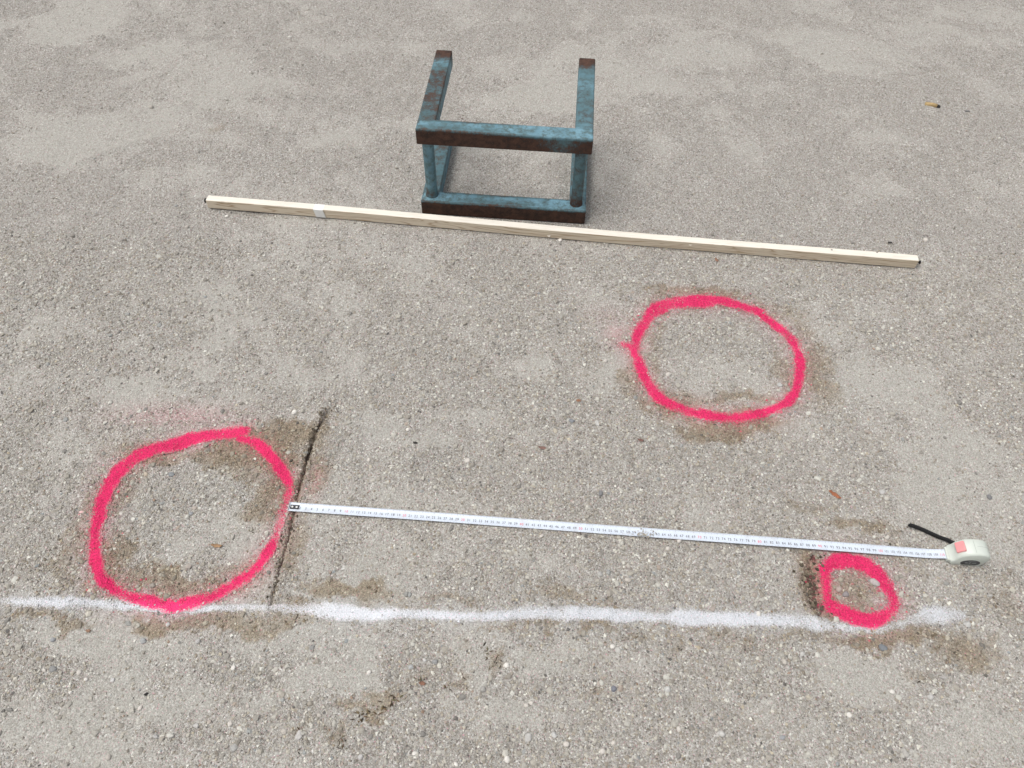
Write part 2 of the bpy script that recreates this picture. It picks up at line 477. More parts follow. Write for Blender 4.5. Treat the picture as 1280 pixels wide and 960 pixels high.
def ground_material():
    k = NT('gritty_sand')
    co = k.obj()
    rough = k.attr('rough')
    damp = k.attr('damp')
    n1 = k.noise(co, 5.0, 5.0, 0.6)
    n2 = k.noise(co, 55.0, 5.0, 0.65)
    n3 = k.noise(co, 420.0, 3.0, 0.7)
    base = k.mix(k.ramp(n1, .35, .65), C(.375, .369, .328), C(.402, .396, .355))
    base = k.mix(k.ramp(rough, .1, .8), k.mix(.8, base, C(.370, .368, .328)), k.mix(.5, base, C(.372, .355, .313)))
    base = k.mix(k.ramp(n2, .3, .7), k.mix(.25, base, C(.29, .277, .25)), base)
    # fine grains of many colours, too small to be modelled
    v1 = k.n('ShaderNodeTexVoronoi', {'Vector': co, 'Scale': 400.0, 'Randomness': 1.0})
    v2 = k.n('ShaderNodeTexVoronoi', {'Vector': co, 'Scale': 800.0, 'Randomness': 1.0})
    cr = k.n('ShaderNodeValToRGB', {'Fac': v1.outputs['Color']})
    el = cr.color_ramp.elements
    el[0].position, el[0].color = 0.0, C(.10, .09, .085)
    el[1].position, el[1].color = 1.0, C(.78, .79, .74)
    for p, c in ((.12, (.20, .185, .165)), (.28, (.34, .318, .285)), (.55, (.395, .377, .343)), (.78, (.47, .456, .422)), (.90, (.64, .63, .60))):
        e = el.new(p)
        e.color = C(*c)
    amt = k.ramp(rough, 0.0, .6, .40, .86)
    base = k.mix(amt, base, cr.outputs[0])
    sp = k.ramp(k.n('ShaderNodeSeparateColor', {'Color': v2.outputs['Color']}).outputs[1], 0, 1, .72, 1.26)
    base = k.mix(.75, base, k.mix(1.0, base, k.n('ShaderNodeCombineColor', {0: sp, 1: sp, 2: sp}).outputs[0], 'MULTIPLY'))
    # damp, freshly turned brown earth
    dm = k.ramp(k.math('ADD', damp, k.math('MULTIPLY', k.math('SUBTRACT', n3, .5), .7)), -.05, .95)
    base = k.mix(k.math('MULTIPLY', dm, .85), base, k.mix(1.0, base, C(.64, .545, .41), 'MULTIPLY'))
    dk = k.ramp(k.math('ADD', k.attr('dark'), k.math('MULTIPLY', k.math('SUBTRACT', n3, .5), .5)), .25, .75)
    base = k.mix(k.math('MULTIPLY', dk, .9), base, C(.060, .050, .038))
    # sprayed paint: broken at its edge by the grains, thinner mist beyond
    gr = k.math('ADD', k.math('MULTIPLY', k.math('SUBTRACT', n3, .5), 1.3), k.math('MULTIPLY', k.math('SUBTRACT', v1.outputs['Distance'], .5), .45))
    wm = k.ramp(k.math('ADD', k.attr('white'), gr), .08, .92)
    wm = k.math('MAXIMUM', wm, k.math('MULTIPLY', k.attr('white_mist'), .16))
    base = k.mix(k.math('MULTIPLY', wm, .96), base, k.mix(k.ramp(n3, .3, .7), C(.62, .64, .67), WHITE))
    pm = k.ramp(k.math('ADD', k.attr('pink'), gr), .10, .78)
    pm = k.math('MAXIMUM', pm, k.math('MULTIPLY', k.attr('pink_mist'), k.ramp(n3, .35, .75, .10, .58)))
    pk = k.mix(k.ramp(n3, .3, .62), C(.60, .022, .10), PINK)
    pk = k.mix(k.ramp(v1.outputs['Distance'], .45, .75, 0, .5), pk, C(.42, .022, .07))  # grit shadow in the gaps between grains, put into the pink
    pk = k.mix(k.math('MULTIPLY', wm, .7), pk, C(.92, .035, .20))
    base = k.mix(k.math('MULTIPLY', pm, .97), base, pk)
    k.put(k.b.inputs['Base Color'], base)
    k.put(k.b.inputs['Roughness'], .95)
    k.put(k.b.inputs['Specular IOR Level'], .12)
    hgt = k.math('ADD', k.math('MULTIPLY', k.math('SUBTRACT', 1.0, v1.outputs['Distance']), .75), k.math('MULTIPLY', k.math('SUBTRACT', 1.0, v2.outputs['Distance']), .4))
    hgt = k.math('ADD', hgt, k.math('MULTIPLY', n2, 1.2))
    st = k.ramp(rough, 0, .8, .35, .9)
    k.put(k.b.inputs['Normal'], k.bump(hgt, st, .0028))
    return k.m


def grain_material():
    k = NT('loose_grit')
    co = k.obj()
    n = k.noise(co, 700.0, 3.0, .6)
    c = k.attr('grain', 'Color')
    c = k.mix(k.ramp(n, .3, .7, .0, .45), c, k.mix(1.0, c, C(.72, .68, .63), 'MULTIPLY'))
    k.put(k.b.inputs['Base Color'], c)
    k.put(k.b.inputs['Roughness'], .9)
    k.put(k.b.inputs['Specular IOR Level'], .15)
    return k.m


M_GROUND = ground_material()
M_GRAIN = grain_material()


def paint_attrs(me, x, y, keys_pink='abc', white=True, z=None):
    pink = np.zeros(len(x))
    mist = np.zeros(len(x))
    for kk in keys_pink:
        p, m = paint_value(kk, x, y)
        pink, mist = np.maximum(pink, p), np.maximum(mist, m)
    # stray mist blown from the can
    for (cx, cy, rx, ry, s) in ground_blobs([(775, 418, 22, 18, .55), (225, 520, 85, 16, .5), (115, 600, 14, 40, .25), (395, 600, 10, 26, .5), (1118, 720, 16, 22, .4), (1025, 690, 14, 10, .3), (760, 395, 26, 14, .25)]):
        q = ((x - cx) / rx) ** 2 + ((y - cy) / ry) ** 2
        mist = np.maximum(mist, s * np.exp(-q))
    wv, wm = paint_value('line', x, y)
    attr(me, 'pink', pink)
    attr(me, 'pink_mist', mist)
    attr(me, 'white', wv)
    attr(me, 'white_mist', wm)
    attr(me, 'damp', damp_field(x, y))
    attr(me, 'dark', dark_field(x, y))
    attr(me, 'rough', rough_field(x, y))


def spaced(*segs):
    out = []
    for a, b, st in segs:
        out.append(np.linspace(a, b, max(2, int(round((b - a) / st)) + 1)))
    return np.unique(np.round(np.concatenate(out), 5))


def grow(start, end, first, ratio=1.35):
    out, st, p = [], first, start
    while abs(p) < abs(end):
        p += math.copysign(st, end)
        st *= ratio
        out.append(p)
    return np.array(out)


xs = spaced((-1.95, -.88, .009), (-.88, -.43, .0038), (-.43, -.31, .0018), (-.31, .48, .0038), (.48, .53, .0028), (.53, .86, .0038), (.86, 1.95, .009))
ys = spaced((-.15, .18, .008), (.18, 1.16, .0036), (1.16, 2.75, .009))
xs = np.concatenate([grow(-1.95, -400, .03)[::-1], xs, grow(1.95, 400, .03)])
ys = np.concatenate([grow(-.15, -400, .03)[::-1], ys, grow(2.75, 400, .03)])
XX, YY = np.meshgrid(xs, ys, indexing='ij')
gx, gy = XX.ravel(), YY.ravel()
gh = ground_h(gx, gy)
nx_, ny_ = len(xs), len(ys)
ii = (np.arange(nx_ - 1)[:, None] * ny_ + np.arange(ny_ - 1)[None, :]).ravel()
quads = np.stack([ii, ii + ny_, ii + ny_ + 1, ii + 1], 1)
gm = np_mesh('ground', np.c_[gx, gy, gh], quads, [M_GROUND], True)
paint_attrs(gm, gx, gy)
ground = link(bpy.data.objects.new('ground', gm))
tag(ground, 'pale sandy gravel ground with damp brown patches and a scraped groove', None, None, 'structure')

# ------------------------------------------------------------------ loose grains
OCT = np.array([(1, 0, 0), (-1, 0, 0), (0, 1, 0), (0, -1, 0), (0, 0, 1), (0, 0, -1)], float)
OCTF = np.array([(0, 2, 4), (2, 1, 4), (1, 3, 4), (3, 0, 4), (2, 0, 5), (1, 2, 5), (3, 1, 5), (0, 3, 5)])


def ico_arrays(sub):
    bm = bmesh.new()
    bmesh.ops.create_icosphere(bm, subdivisions=sub, radius=1)
    V = np.array([v.co[:] for v in bm.verts])
    F = np.array([[v.index for v in f.verts] for f in bm.faces])
    bm.free()
    return V, F


ICO1, ICO1F = ico_arrays(1)
ICO2, ICO2F = ico_arrays(2)
ICO3, ICO3F = ico_arrays(3)


def rand_rot(n):
    q = rng.normal(size=(n, 4))
    q /= np.linalg.norm(q, axis=1)[:, None]
    a, b, c, d = q.T
    return np.stack([np.stack([1 - 2 * (c * c + d * d), 2 * (b * c - a * d), 2 * (b * d + a * c)], -1),
                     np.stack([2 * (b * c + a * d), 1 - 2 * (b * b + d * d), 2 * (c * d - a * b)], -1),
                     np.stack([2 * (b * d - a * c), 2 * (c * d + a * b), 1 - 2 * (b * b + c * c)], -1)], 1)


def grains(x, y, z, r, V0, F0, jitter=.28, flat=.72):
    """many little stones as one set of arrays"""
    n = len(x)
    V = V0[None] * (1 + jitter * (rng.random((n, len(V0), 1)) * 2 - 1))
    V = V * rng.uniform(.7, 1.25, (n, 1, 3))
    V = np.einsum('nij,nvj->nvi', rand_rot(n), V)
    V[:, :, 2] *= flat
    V = V * r[:, None, None] + np.stack([x, y, z], -1)[:, None, :]
    F = F0[None] + (np.arange(n) * len(V0))[:, None, None]
    return V.reshape(-1, 3), F.reshape(-1, 3), np.repeat(np.arange(n), len(V0))


PAL = np.array([(.37, .335, .29), (.42, .385, .34), (.33, .29, .25), (.29, .265, .24), (.46, .43, .39), (.55, .52, .48), (.66, .64, .60), (.24, .21, .185), (.16, .15, .145), (.36, .27, .22), (.30, .31, .32), (.40, .33, .30), (.48, .42, .34)])
PALW = np.array([.16, .17, .13, .10, .14, .14, .11, .06, .035, .012, .03, .025, .025])


def grain_colours(x, y, damp=None):
    c = PAL[rng.choice(len(PAL), len(x), p=PALW / PALW.sum())] * rng.uniform(.85, 1.12, (len(x), 1)) * np.array([1.085, 1.115, 1.085])
    far = sstep(1.2, 2.2, y)[:, None] * .45                 # the far ground is trodden finer and dustier
    c = c * (1 - far) + np.array([.405, .396, .358]) * far
    d = damp_field(x, y) if damp is None else damp
    dm = sstep(.0, .8, d + rng.normal(0, .22, len(x)))[:, None]
    c = c * (1 - dm * .85) + c * np.array([.68, .59, .47]) * dm * .8
    dk = sstep(.3, .7, dark_field(x, y))[:, None]
    return c * (1 - dk * .75) + np.array([.06, .05, .04]) * dk * .75


def off_things(x, y, m=.0):
    keep = np.ones(len(x), bool)
    for (cx, cy, a, hu, hv) in ((local(LATH, .80, .009) + (LATH[2], .803, .0095)), (local(TAPE, .555, 0) + (TAPE[2], .558, .0085)),
                                (local(TAPE, 1.136, 0) + (TAPE[2], .030, .016)), (local(STOOL, 0, .009) + (STOOL[2], .19, .0195)),
                                (local(STOOL, -.169, .16) + (STOOL[2], .02, .16)), (local(STOOL, .169, .16) + (STOOL[2], .02, .16))):
        c, s = math.cos(a), math.sin(a)
        u = (x - cx) * c + (y - cy) * s
        v = -(x - cx) * s + (y - cy) * c
        keep &= ~((abs(u) < hu + m) & (abs(v) < hv + m))
    return keep


def in_paint(x, y):
    v = np.zeros(len(x))
    for kk in ('a', 'b', 'c', 'line'):
        v = np.maximum(v, paint_value(kk, x, y)[0])
    return v


def scatter(n, y0, y1, margin=.22):
    y = rng.uniform(y0, y1, n)
    half = .62 + .435 * y + margin
    x = rng.uniform(-1, 1, n) * 1.95
    k = abs(x) < half
    return x[k], y[k]


def mist_tint(x, y, c):
    mist = np.zeros(len(x))
    for kk in 'abc':
        mist = np.maximum(mist, paint_value(kk, x, y)[1])
    hit = (rng.random(len(x)) < mist ** 2 * .45)[:, None] * rng.uniform(.15, .6, (len(x), 1))
    return c * (1 - hit) + np.array(PINK[:3]) * hit


GV, GF, GC = [], [], []
off = 0


def add_grains(V, F, idx, col):
    global off
    GV.append(V)
    GF.append(F + off)
    GC.append(col[idx])
    off += len(V)


def lay(n, y0, y1, rmin, rmax, power, dens_lo, dens_hi, V0, F0, sink=(.05, .5)):
    x, y = scatter(n, y0, y1)
    r_ = rough_field(x, y)
    d = damp_field(x, y)
    p = dens_lo + (dens_hi - dens_lo) * sstep(.05, .85, r_) + .45 * d
    k = (rng.random(len(x)) < p) & off_things(x, y)
    x, y, d = x[k], y[k], d[k]
    k = in_paint(x, y) < .35
    x, y, d = x[k], y[k], d[k]
    r = rmin + (rmax - rmin) * rng.random(len(x)) ** power
    z = ground_h(x, y) + r * rng.uniform(*sink, len(x)) * .7
    V, F, idx = grains(x, y, z, r, V0, F0)
    gc = grain_colours(x, y, d)
    if F0 is ICO1F:                                         # the larger stones are dusty
        gc = gc * .6 + np.array([.40, .39, .36]) * .4 * (1 - .45 * d[:, None])
    add_grains(V, F, idx, gc if F0 is ICO1F else mist_tint(x, y, gc))
    return len(x)


n_fine = lay(250000, .05, 1.25, .0010, .0025, 2.0, .08, .62, OCT, OCTF)
n_fine2 = lay(260000, 1.25, 2.75, .0010, .0024, 2.0, .08, .45, OCT, OCTF)
n_mid = lay(26000, .05, 1.3, .0020, .0052, 2.3, .12, .85, ICO1, ICO1F, (-.25, .3))
n_mid += lay(60000, .05, 1.3, .0018, .0036, 1.8, .10, .80, OCT, OCTF, (-.2, .35))
n_mid += lay(14000, 1.3, 2.75, .0018, .0042, 3.0, .06, .6, ICO1, ICO1F, (-.25, .3))

# grit banked against the lath, the stand and the tape
for o_, u0, u1, v0, n, sd_ in ((LATH, 0, 1.60, -.003, 420, .0035), (LATH, 0, 1.60, .0205, 260, .003), (STOOL, -.19, .19, -.0135, 130, .004), (TAPE, .02, 1.1, -.0100, 240, .003), (TAPE, .02, 1.1, .0100, 160, .003), (TAPE, 1.11, 1.165, -.0185, 50, .003)):
    u, v = rng.uniform(u0, u1, n), v0 + np.sign(v0) * np.abs(rng.normal(0, sd_, n))
    hx, hy = local(o_, u, v)
    ok = off_things(hx, hy, .0006) & (in_paint(hx, hy) < .3)
    hx, hy = hx[ok], hy[ok]
    r = .0008 + .0020 * rng.random(len(hx)) ** 2.2
    V, F, idx = grains(hx, hy, ground_h(hx, hy) + r * .4, r, OCT, OCTF)
    add_grains(V, F, idx, grain_colours(hx, hy))

# a little grit that lies across the tape between 59 and 62
n = 95
u = rng.normal(.6075, .0085, n)
v = rng.normal(-.0045, .0035, n)
hx, hy = local(TAPE, u, v)
r = rng.uniform(.0006, .0016, n)
V, F, idx = grains(hx, hy, .0042 + 0.0018 * np.exp(-((u - .6075) / .008) ** 2) * rng.random(n), r, OCT, OCTF)
add_grains(V, F, idx, grain_colours(hx, hy, np.zeros(n)))

# dark crumbs of soil thrown up along the scraped groove and in the hollow
for kk, n, sg, bias_, pw in (('groove', 420, .0055, -.003, 1.0), ('hollow', 230, .009, 0.0, .8)):
    P = STROKE[kk]
    tt = rng.random(n) ** pw
    ix = (tt * (len(P) - 1)).astype(int)
    if kk == 'groove':
        ix = (rng.random(n) ** 1.8 * (len(P) - 1)).astype(int)
    cx_ = P[ix, 0] + rng.normal(bias_, sg, n)
    cy_ = P[ix, 1] + rng.normal(0, sg, n)
    r = .0007 + .0022 * rng.random(n) ** 2.5 * (1 if kk == 'groove' else 1.6)
    ok = off_things(cx_, cy_, .001)
    cx_, cy_, r = cx_[ok], cy_[ok], r[ok]
    V, F, idx = grains(cx_, cy_, ground_h(cx_, cy_) + r * .3, r, OCT, OCTF)
    dk = np.array([(.105, .088, .066)]) * rng.uniform(.6, 2.6, (len(cx_), 1))
    add_grains(V, F, idx, dk)

# the smaller marked stones of the photograph, lying in the gravel
STONES = [(54, 837, 5, 5), (97, 839, 6, 5), (106, 848, 5, 6), (87, 865, 5, 6), (174, 884, 6, 5), (287, 904, 6, 5), (291, 834, 6, 6), (274, 787, 6, 1), (65, 799, 7, 10), (135, 946, 7, 4), (309, 882, 6, 4),
          (633, 831, 6, 6), (658, 881, 7, 5), (664, 878, 5, 5), (461, 840, 6, 6), (518, 941, 6, 6), (494, 943, 6, 5), (570, 955, 6, 6), (558, 736, 6, 5), (355, 914, 7, 4), (708, 930, 7, 5), (634, 949, 7, 6), (399, 894, 6, 4),
          (766, 807, 6, 6), (981, 827, 7, 4), (1061, 894, 8, 6), (849, 911, 7, 5), (900, 950, 8, 4), (1115, 865, 6, 6), (949, 766, 6, 6), (978, 922, 7, 10), (785, 724, 8, 4), (753, 939, 7, 5), (767, 928, 6, 5),
          (182, 592, 6, 12), (217, 574, 5, 5), (238, 641, 6, 10), (368, 515, 6, 6), (584, 574, 7, 5), (510, 539, 4, 6), (461, 575, 5, 5), (716, 628, 6, 4), (836, 467, 7, 5), (757, 451, 6, 5), (1109, 672, 6, 5), (1221, 647, 5, 5),
          (677, 670, 6, 5), (786, 706, 6, 4), (835, 685, 6, 5), (849, 676, 7, 5), (877, 709, 5, 4), (715, 627, 6, 11), (189, 134, 6, 4), (362, 46, 4, 6), (233, 282, 6, 4), (283, 269, 5, 6), (1160, 360, 5, 5), (1157, 300, 6, 5),
          (700, 300, 5, 6), (1050, 735, 8, 11), (925, 470, 4, 4), (250, 720, 5, 5), (150, 640, 4, 5), (1003, 245, 4, 2)]
sx = np.array([G(a, b)[0] for a, b, _, _ in STONES])
sy = np.array([G(a, b)[1] for a, b, _, _ in STONES])
sr = np.array([np.linalg.norm(G(a + d / 2, b) - G(a, b)) for a, b, d, _ in STONES])
V, F, idx = grains(sx, sy, ground_h(sx, sy) + sr * .25, sr, ICO2, ICO2F, .07, .7)
add_grains(V, F, idx, np.array([PAL[q] * 1.1 for *_, q in STONES]))

GVa, GFa, GCa = np.concatenate(GV), np.concatenate(GF), np.concatenate(GC)
me = np_mesh('gravel', GVa, GFa, [M_GRAIN], False)
cattr(me, 'grain', GCa)
gravel = link(bpy.data.objects.new('gravel', me))
tag(gravel, 'loose grit and small stones strewn over the sandy ground', None, None, 'stuff')
print('grains', n_fine, n_fine2, n_mid, 'tris', len(GFa), 'ground quads', len(quads))


# ------------------------------------------------------------------ sprayed paint: a crust on the ground and the grains it coats
def paint_thing(name, key, label, cat, lift, colour, group=None):
    P = STROKE[key]
    # cells of a fine grid over the stroke that are well covered
    st = .0024
    x0, x1 = P[:, 0].min() - .03, P[:, 0].max() + .03
    y0, y1 = P[:, 1].min() - .03, P[:, 1].max() + .03
    ax, ay = np.arange(x0, x1, st), np.arange(y0, y1, st)
    X, Y = np.meshgrid(ax, ay, indexing='ij')
    xf, yf = X.ravel(), Y.ravel()
    val = paint_value(key, xf, yf)[0]
    on = val > .22
    m = len(ay)
    q = (np.arange(len(ax) - 1)[:, None] * m + np.arange(m - 1)[None, :]).ravel()
    q = np.stack([q, q + m, q + m + 1, q + 1], 1)
    q = q[on[q].sum(1) >= 3]
    used, inv = np.unique(q, return_inverse=True)
    xf, yf = xf[used], yf[used]
    h = ground_h(xf, yf)
    h = h + lift + .0004 * (fbm(xf, yf, 300, 33, 2) - .3)
    root = np_mesh(name, np.c_[xf, yf, h], inv.reshape(-1, 4), [M_GROUND], True)
    paint_attrs(root, xf, yf, key if key in 'abc' else '')
    o = link(bpy.data.objects.new(name, root))
    tag(o, label, cat, group)
    # coated grains
    area = len(q) * st * st
    n = int(area * 52000)
    s = rng.integers(0, len(xf), n)
    gx_, gy_ = xf[s] + rng.uniform(-st, st, n), yf[s] + rng.uniform(-st, st, n)
    pv = paint_value(key, gx_, gy_)[0]
    k = (rng.random(n) < .25 + .5 * rough_field(gx_, gy_)) & off_things(gx_, gy_)
    gx_, gy_, pv = gx_[k], gy_[k], pv[k]
    r_ = .0008 + .0018 * rng.random(len(gx_)) ** 2.6
    gz = ground_h(gx_, gy_) + lift + r_ * rng.uniform(-.1, .3, len(gx_))
    V, F, idx = grains(gx_, gy_, gz, r_, OCT, OCTF)
    nat = grain_colours(gx_, gy_)
    wv = np.clip(paint_value('line', gx_, gy_)[0], 0, 1)[:, None] if key != 'line' else None
    cov = sstep(.15, .75, pv + rng.normal(0, .24, len(gx_)))[:, None] * rng.uniform(.7, 1.0, (len(gx_), 1))
    tint = np.array(colour[:3]) * rng.uniform(.68, 1.08, (len(gx_), 1))
    if wv is not None:
        tint = tint * (1 - .6 * wv) + np.array([.9, .03, .17]) * .6 * wv
    g = np_mesh('painted_grit', V, F, [M_GRAIN], False)
    cattr(g, 'grain', (nat * (1 - cov) + tint * cov)[idx])
    go = link(bpy.data.objects.new('painted_grit', g), o)
    go['kind'] = 'stuff'
    return o


paint_thing('paint_line', 'line', 'long white sprayed line along the ground under the rings', 'painted line', .0006, WHITE)
paint_thing('paint_ring', 'a', 'large pink sprayed ring touching the steel tape\'s free end and the groove', 'painted ring', .0012, PINK, 'pink rings sprayed on the ground')
paint_thing('paint_ring', 'b', 'pink sprayed ring with a small pointed tip, between the wooden lath and the tape', 'painted ring', .0012, PINK, 'pink rings sprayed on the ground')
paint_thing('paint_ring', 'c', 'smallest pink sprayed ring, with thick stroke, just below the tape measure\'s case', 'painted ring', .0012, PINK, 'pink rings sprayed on the ground')

# ------------------------------------------------------------------ the steel stand
W, W2, D, D2, T, H = .3746, .377, .3174, .298, .0383, .22


def steel_material():
    k = NT('worn_blue_paint')
    co = k.obj()
    n1 = k.noise(co, 14.0, 6.0, .65)
    n2 = k.noise(co, 70.0, 6.0, .7)
    n3 = k.noise(co, 300.0, 3.0, .7)
    bias = k.attr('wear')
    blue = k.mix(k.ramp(n1, .3, .7), C(.12, .235, .29), C(.215, .395, .485))
    blue = k.mix(k.ramp(n2, .38, .68), blue, C(.085, .135, .135))
    blue = k.mix(k.ramp(bias, .06, .5, 0, .75), blue, C(.055, .105, .11))
    rust = k.mix(k.ramp(n2, .3, .7), C(.028, .017, .013), C(.085, .042, .028))
    rust = k.mix(k.ramp(n3, .55, .8), rust, C(.15, .075, .045))
    f = k.math('ADD', bias, k.math('ADD', k.math('MULTIPLY', k.math('SUBTRACT', n1, .5), .7), k.math('MULTIPLY', k.math('SUBTRACT', n2, .5), .75)))
    f = k.math('ADD', f, k.math('MULTIPLY', k.math('SUBTRACT', n3, .5), .45))
    m = k.ramp(f, .30, .72)
    c = k.mix(m, blue, rust)
    # specks where the paint has chipped
    v = k.n('ShaderNodeTexVoronoi', {'Vector': co, 'Scale': 210.0})
    ch = k.math('MULTIPLY', k.ramp(v.outputs['Distance'], .12, .26, 1, 0), k.ramp(n2, .5, .6))
    c = k.mix(ch, c, C(.055, .03, .022))
    k.put(k.b.inputs['Base Color'], c)
    k.put(k.b.inputs['Roughness'], k.ramp(m, 0, 1, .6, .85))
    k.put(k.b.inputs['Specular IOR Level'], .35)
    k.put(k.b.inputs['Normal'], k.bump(k.math('ADD', k.math('MULTIPLY', m, -.6), k.math('MULTIPLY', n3, .6)), .6, .0009))
    return k.m


M_STEEL = steel_material()
WEAR_SPOTS = [(-.168, .19, H, .045, .17), (-.168, .10, H, .05, .08), (-.168, .262, H, .022, -.25), (.168, .312, H, .030, .75), (-.168, .312, H, .028, .75), (-.12, .02, H, .07, .16), (.09, -.01, .02, .08, -.12), (.13, .0, H - .02, .05, -.22), (-.03, .02, H, .03, .1), (0.0, .0, .04, .08, .18), (.168, .22, H, .06, -.12), (.1, .02, H, .06, -.15)]


def steel_bar(name, x0, x1, y0, y1, z0, z1, parent, front):
    bm = bm_box(x0, x1, y0, y1, z0, z1, .0028, 3)
    lo, hi, axis = (x0, x1, 0) if (x1 - x0) > (y1 - y0) else (y0, y1, 1)
    nrm = Vector((1, 0, 0)) if axis == 0 else Vector((0, 1, 0))
    for t in np.arange(lo + .008, hi - .004, .010):
        bmesh.ops.bisect_plane(bm, geom=bm.verts[:] + bm.edges[:] + bm.faces[:], plane_co=nrm * t, plane_no=nrm)
    cy, cz = (y0 + y1) / 2, (z0 + z1) / 2
    for a_, b_, c_ in ((0, 0, z0 + T * .5), (0, 0, z1 - T * .22), (0, 0, z0 + T * .22)):
        bmesh.ops.bisect_plane(bm, geom=bm.verts[:] + bm.edges[:] + bm.faces[:], plane_co=(0, 0, c_), plane_no=(0, 0, 1))
    if axis == 0:
        for q in (.12, .3, .7):
            bmesh.ops.bisect_plane(bm, geom=bm.verts[:] + bm.edges[:] + bm.faces[:], plane_co=(0, y0 + (y1 - y0) * q, 0), plane_no=(0, 1, 0))
    o = bm_obj(name, bm, M_STEEL, parent)
    me = o.data
    co = np.array([v.co[:] for v in me.vertices])
    b = np.full(len(co), .0)
    edge = ((abs(co[:, 1] - y0) < .004) | (abs(co[:, 1] - y1) < .004) | (abs(co[:, 0] - x0) < .004) | (abs(co[:, 0] - x1) < .004))
    b = np.where(edge & (co[:, 2] > z1 - .004), .42, b)
    if front:
        fr = (co[:, 1] < y0 + .0045)
        b = np.where(fr, front, b)
        b = np.where(fr & (co[:, 2] > z1 - .003), .42, b)
        b = np.where((co[:, 1] > y0 + .0045) & (co[:, 1] < y0 + .013) & (co[:, 2] > z1 - .003), .26, b)
    side = (co[:, 2] < z1 - .004) & ~(front > 0)
    b = np.where(side, b + .16, b)
    for sx_, sy_, sz_, rad, amp in WEAR_SPOTS:
        b = b + amp * np.exp(-((co[:, 0] - sx_) ** 2 + (co[:, 1] - sy_) ** 2 + (co[:, 2] - sz_) ** 2) / rad ** 2)
    attr(me, 'wear', b)
    return o


stand = empty('metal_stand', (STOOL[0], STOOL[1], 0.0), STOOL[2])
tag(stand, 'rusty blue steel stand of square bars lying on its side behind the lath', 'metal stand')
steel_bar('crossbar', -W / 2, W / 2, 0, T, H - T, H, stand, .80)
steel_bar('crossbar', -W2 / 2, W2 / 2, -.0099, T - .0099, 0.0, T, stand, .86)
for s in (-1, 1):
    a, b = sorted((s * W / 2, s * (W / 2 - T)))
    steel_bar('side_bar', a + .0003, b - .0003, T - .006, D, H - T + .0003, H - .0003, stand, 0.0)
    a, b = sorted((s * W2 / 2, s * (W2 / 2 - T)))
    steel_bar('side_bar', a + .0003, b - .0003, T - .016, D2, 0.0003, T - .0003, stand, 0.0)
    # round post
    bm = bmesh.new()
    segs = 24
    zz = np.linspace(T - .0005, H - T + .0005, 15)
    rings = []
    for z in zz:
        flare = .0022 * math.exp(-((z - T) / .003) ** 2) + .0022 * math.exp(-((z - H + T) / .003) ** 2)
        rings.append([bm.verts.new((s * (W / 2 - .0218) + (.0127 + flare) * math.cos(q * 2 * math.pi / segs), .0155 + (.0127 + flare) * math.sin(q * 2 * math.pi / segs), z)) for q in range(segs)])
    for a_, b_ in zip(rings, rings[1:]):
        for q in range(segs):
            bm.faces.new((a_[q], a_[(q + 1) % segs], b_[(q + 1) % segs], b_[q]))
    o = bm_obj('post', bm, M_STEEL, stand, True)
    co = np.array([v.co[:] for v in o.data.vertices])
    attr(o.data, 'wear', .34 + .22 * np.exp(-((co[:, 2] - T) / .02) ** 2) + .08 * s)


# ------------------------------------------------------------------ the wooden lath
def wood_material():
    k = NT('planed_spruce')
    co = k.obj()
    mp = k.n('ShaderNodeMapping', {'Vector': co, 'Scale': (1.3, 26.0, 26.0)})
    wv = k.n('ShaderNodeTexNoise', {'Vector': mp.outputs[0], 'Scale': 2.2, 'Detail': 3.0, 'Roughness': .5, 'Distortion': .6}).outputs[0]
    rings_ = k.math('FRACT', k.math('MULTIPLY', wv, 9.0))
    g = k.ramp(k.math('ABSOLUTE', k.math('SUBTRACT', rings_, .5)), .30, .5)
    mp2 = k.n('ShaderNodeMapping', {'Vector': co, 'Scale': (14.0, 420.0, 420.0)})
    fib = k.noise(mp2.outputs[0], 1.0, 3.0, .6)
    c = k.mix(k.ramp(fib, .3, .7), C(.75, .70, .605), C(.80, .76, .675))
    # grain stronger on the sides, whose shade is also put into the colour
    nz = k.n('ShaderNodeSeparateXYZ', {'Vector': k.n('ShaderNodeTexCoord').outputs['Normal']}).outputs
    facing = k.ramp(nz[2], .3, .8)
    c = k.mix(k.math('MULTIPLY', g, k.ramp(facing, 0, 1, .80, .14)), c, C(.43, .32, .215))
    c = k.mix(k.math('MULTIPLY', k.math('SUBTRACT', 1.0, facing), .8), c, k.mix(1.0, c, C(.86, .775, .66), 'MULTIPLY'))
    dirt = k.ramp(k.noise(co, 9.0, 6.0, .7), .56, .75)
    c = k.mix(k.math('MULTIPLY', dirt, .25), c, C(.42, .36, .29))
    v = k.n('ShaderNodeTexVoronoi', {'Vector': co, 'Scale': 26.0})
    c = k.mix(k.ramp(v.outputs['Distance'], .04, .075, .8, 0), c, C(.10, .07, .05))
    k.put(k.b.inputs['Base Color'], c)
    k.put(k.b.inputs['Roughness'], .7)
    k.put(k.b.inputs['Specular IOR Level'], .25)
    k.put(k.b.inputs['Normal'], k.bump(fib, .35, .0004))
    return k.m


def simple(name, col, rough=.5, metal=0.0, var=.12, sc=60.0, bump=.1):
    k = NT(name)
    co = k.obj()
    n = k.noise(co, sc, 5.0, .6)
    d = tuple(v * (1 - var) for v in col)
    c = k.mix(k.ramp(n, .3, .7), C(*d), C(*[min(1, v * (1 + var)) for v in col]))
    k.put(k.b.inputs['Base Color'], c)
    k.put(k.b.inputs['Roughness'], rough)
    k.put(k.b.inputs['Metallic'], metal)
    if bump:
        k.put(k.b.inputs['Normal'], k.bump(k.noise(co, sc * 8, 3.0, .6), bump, .0006))
    return k.m


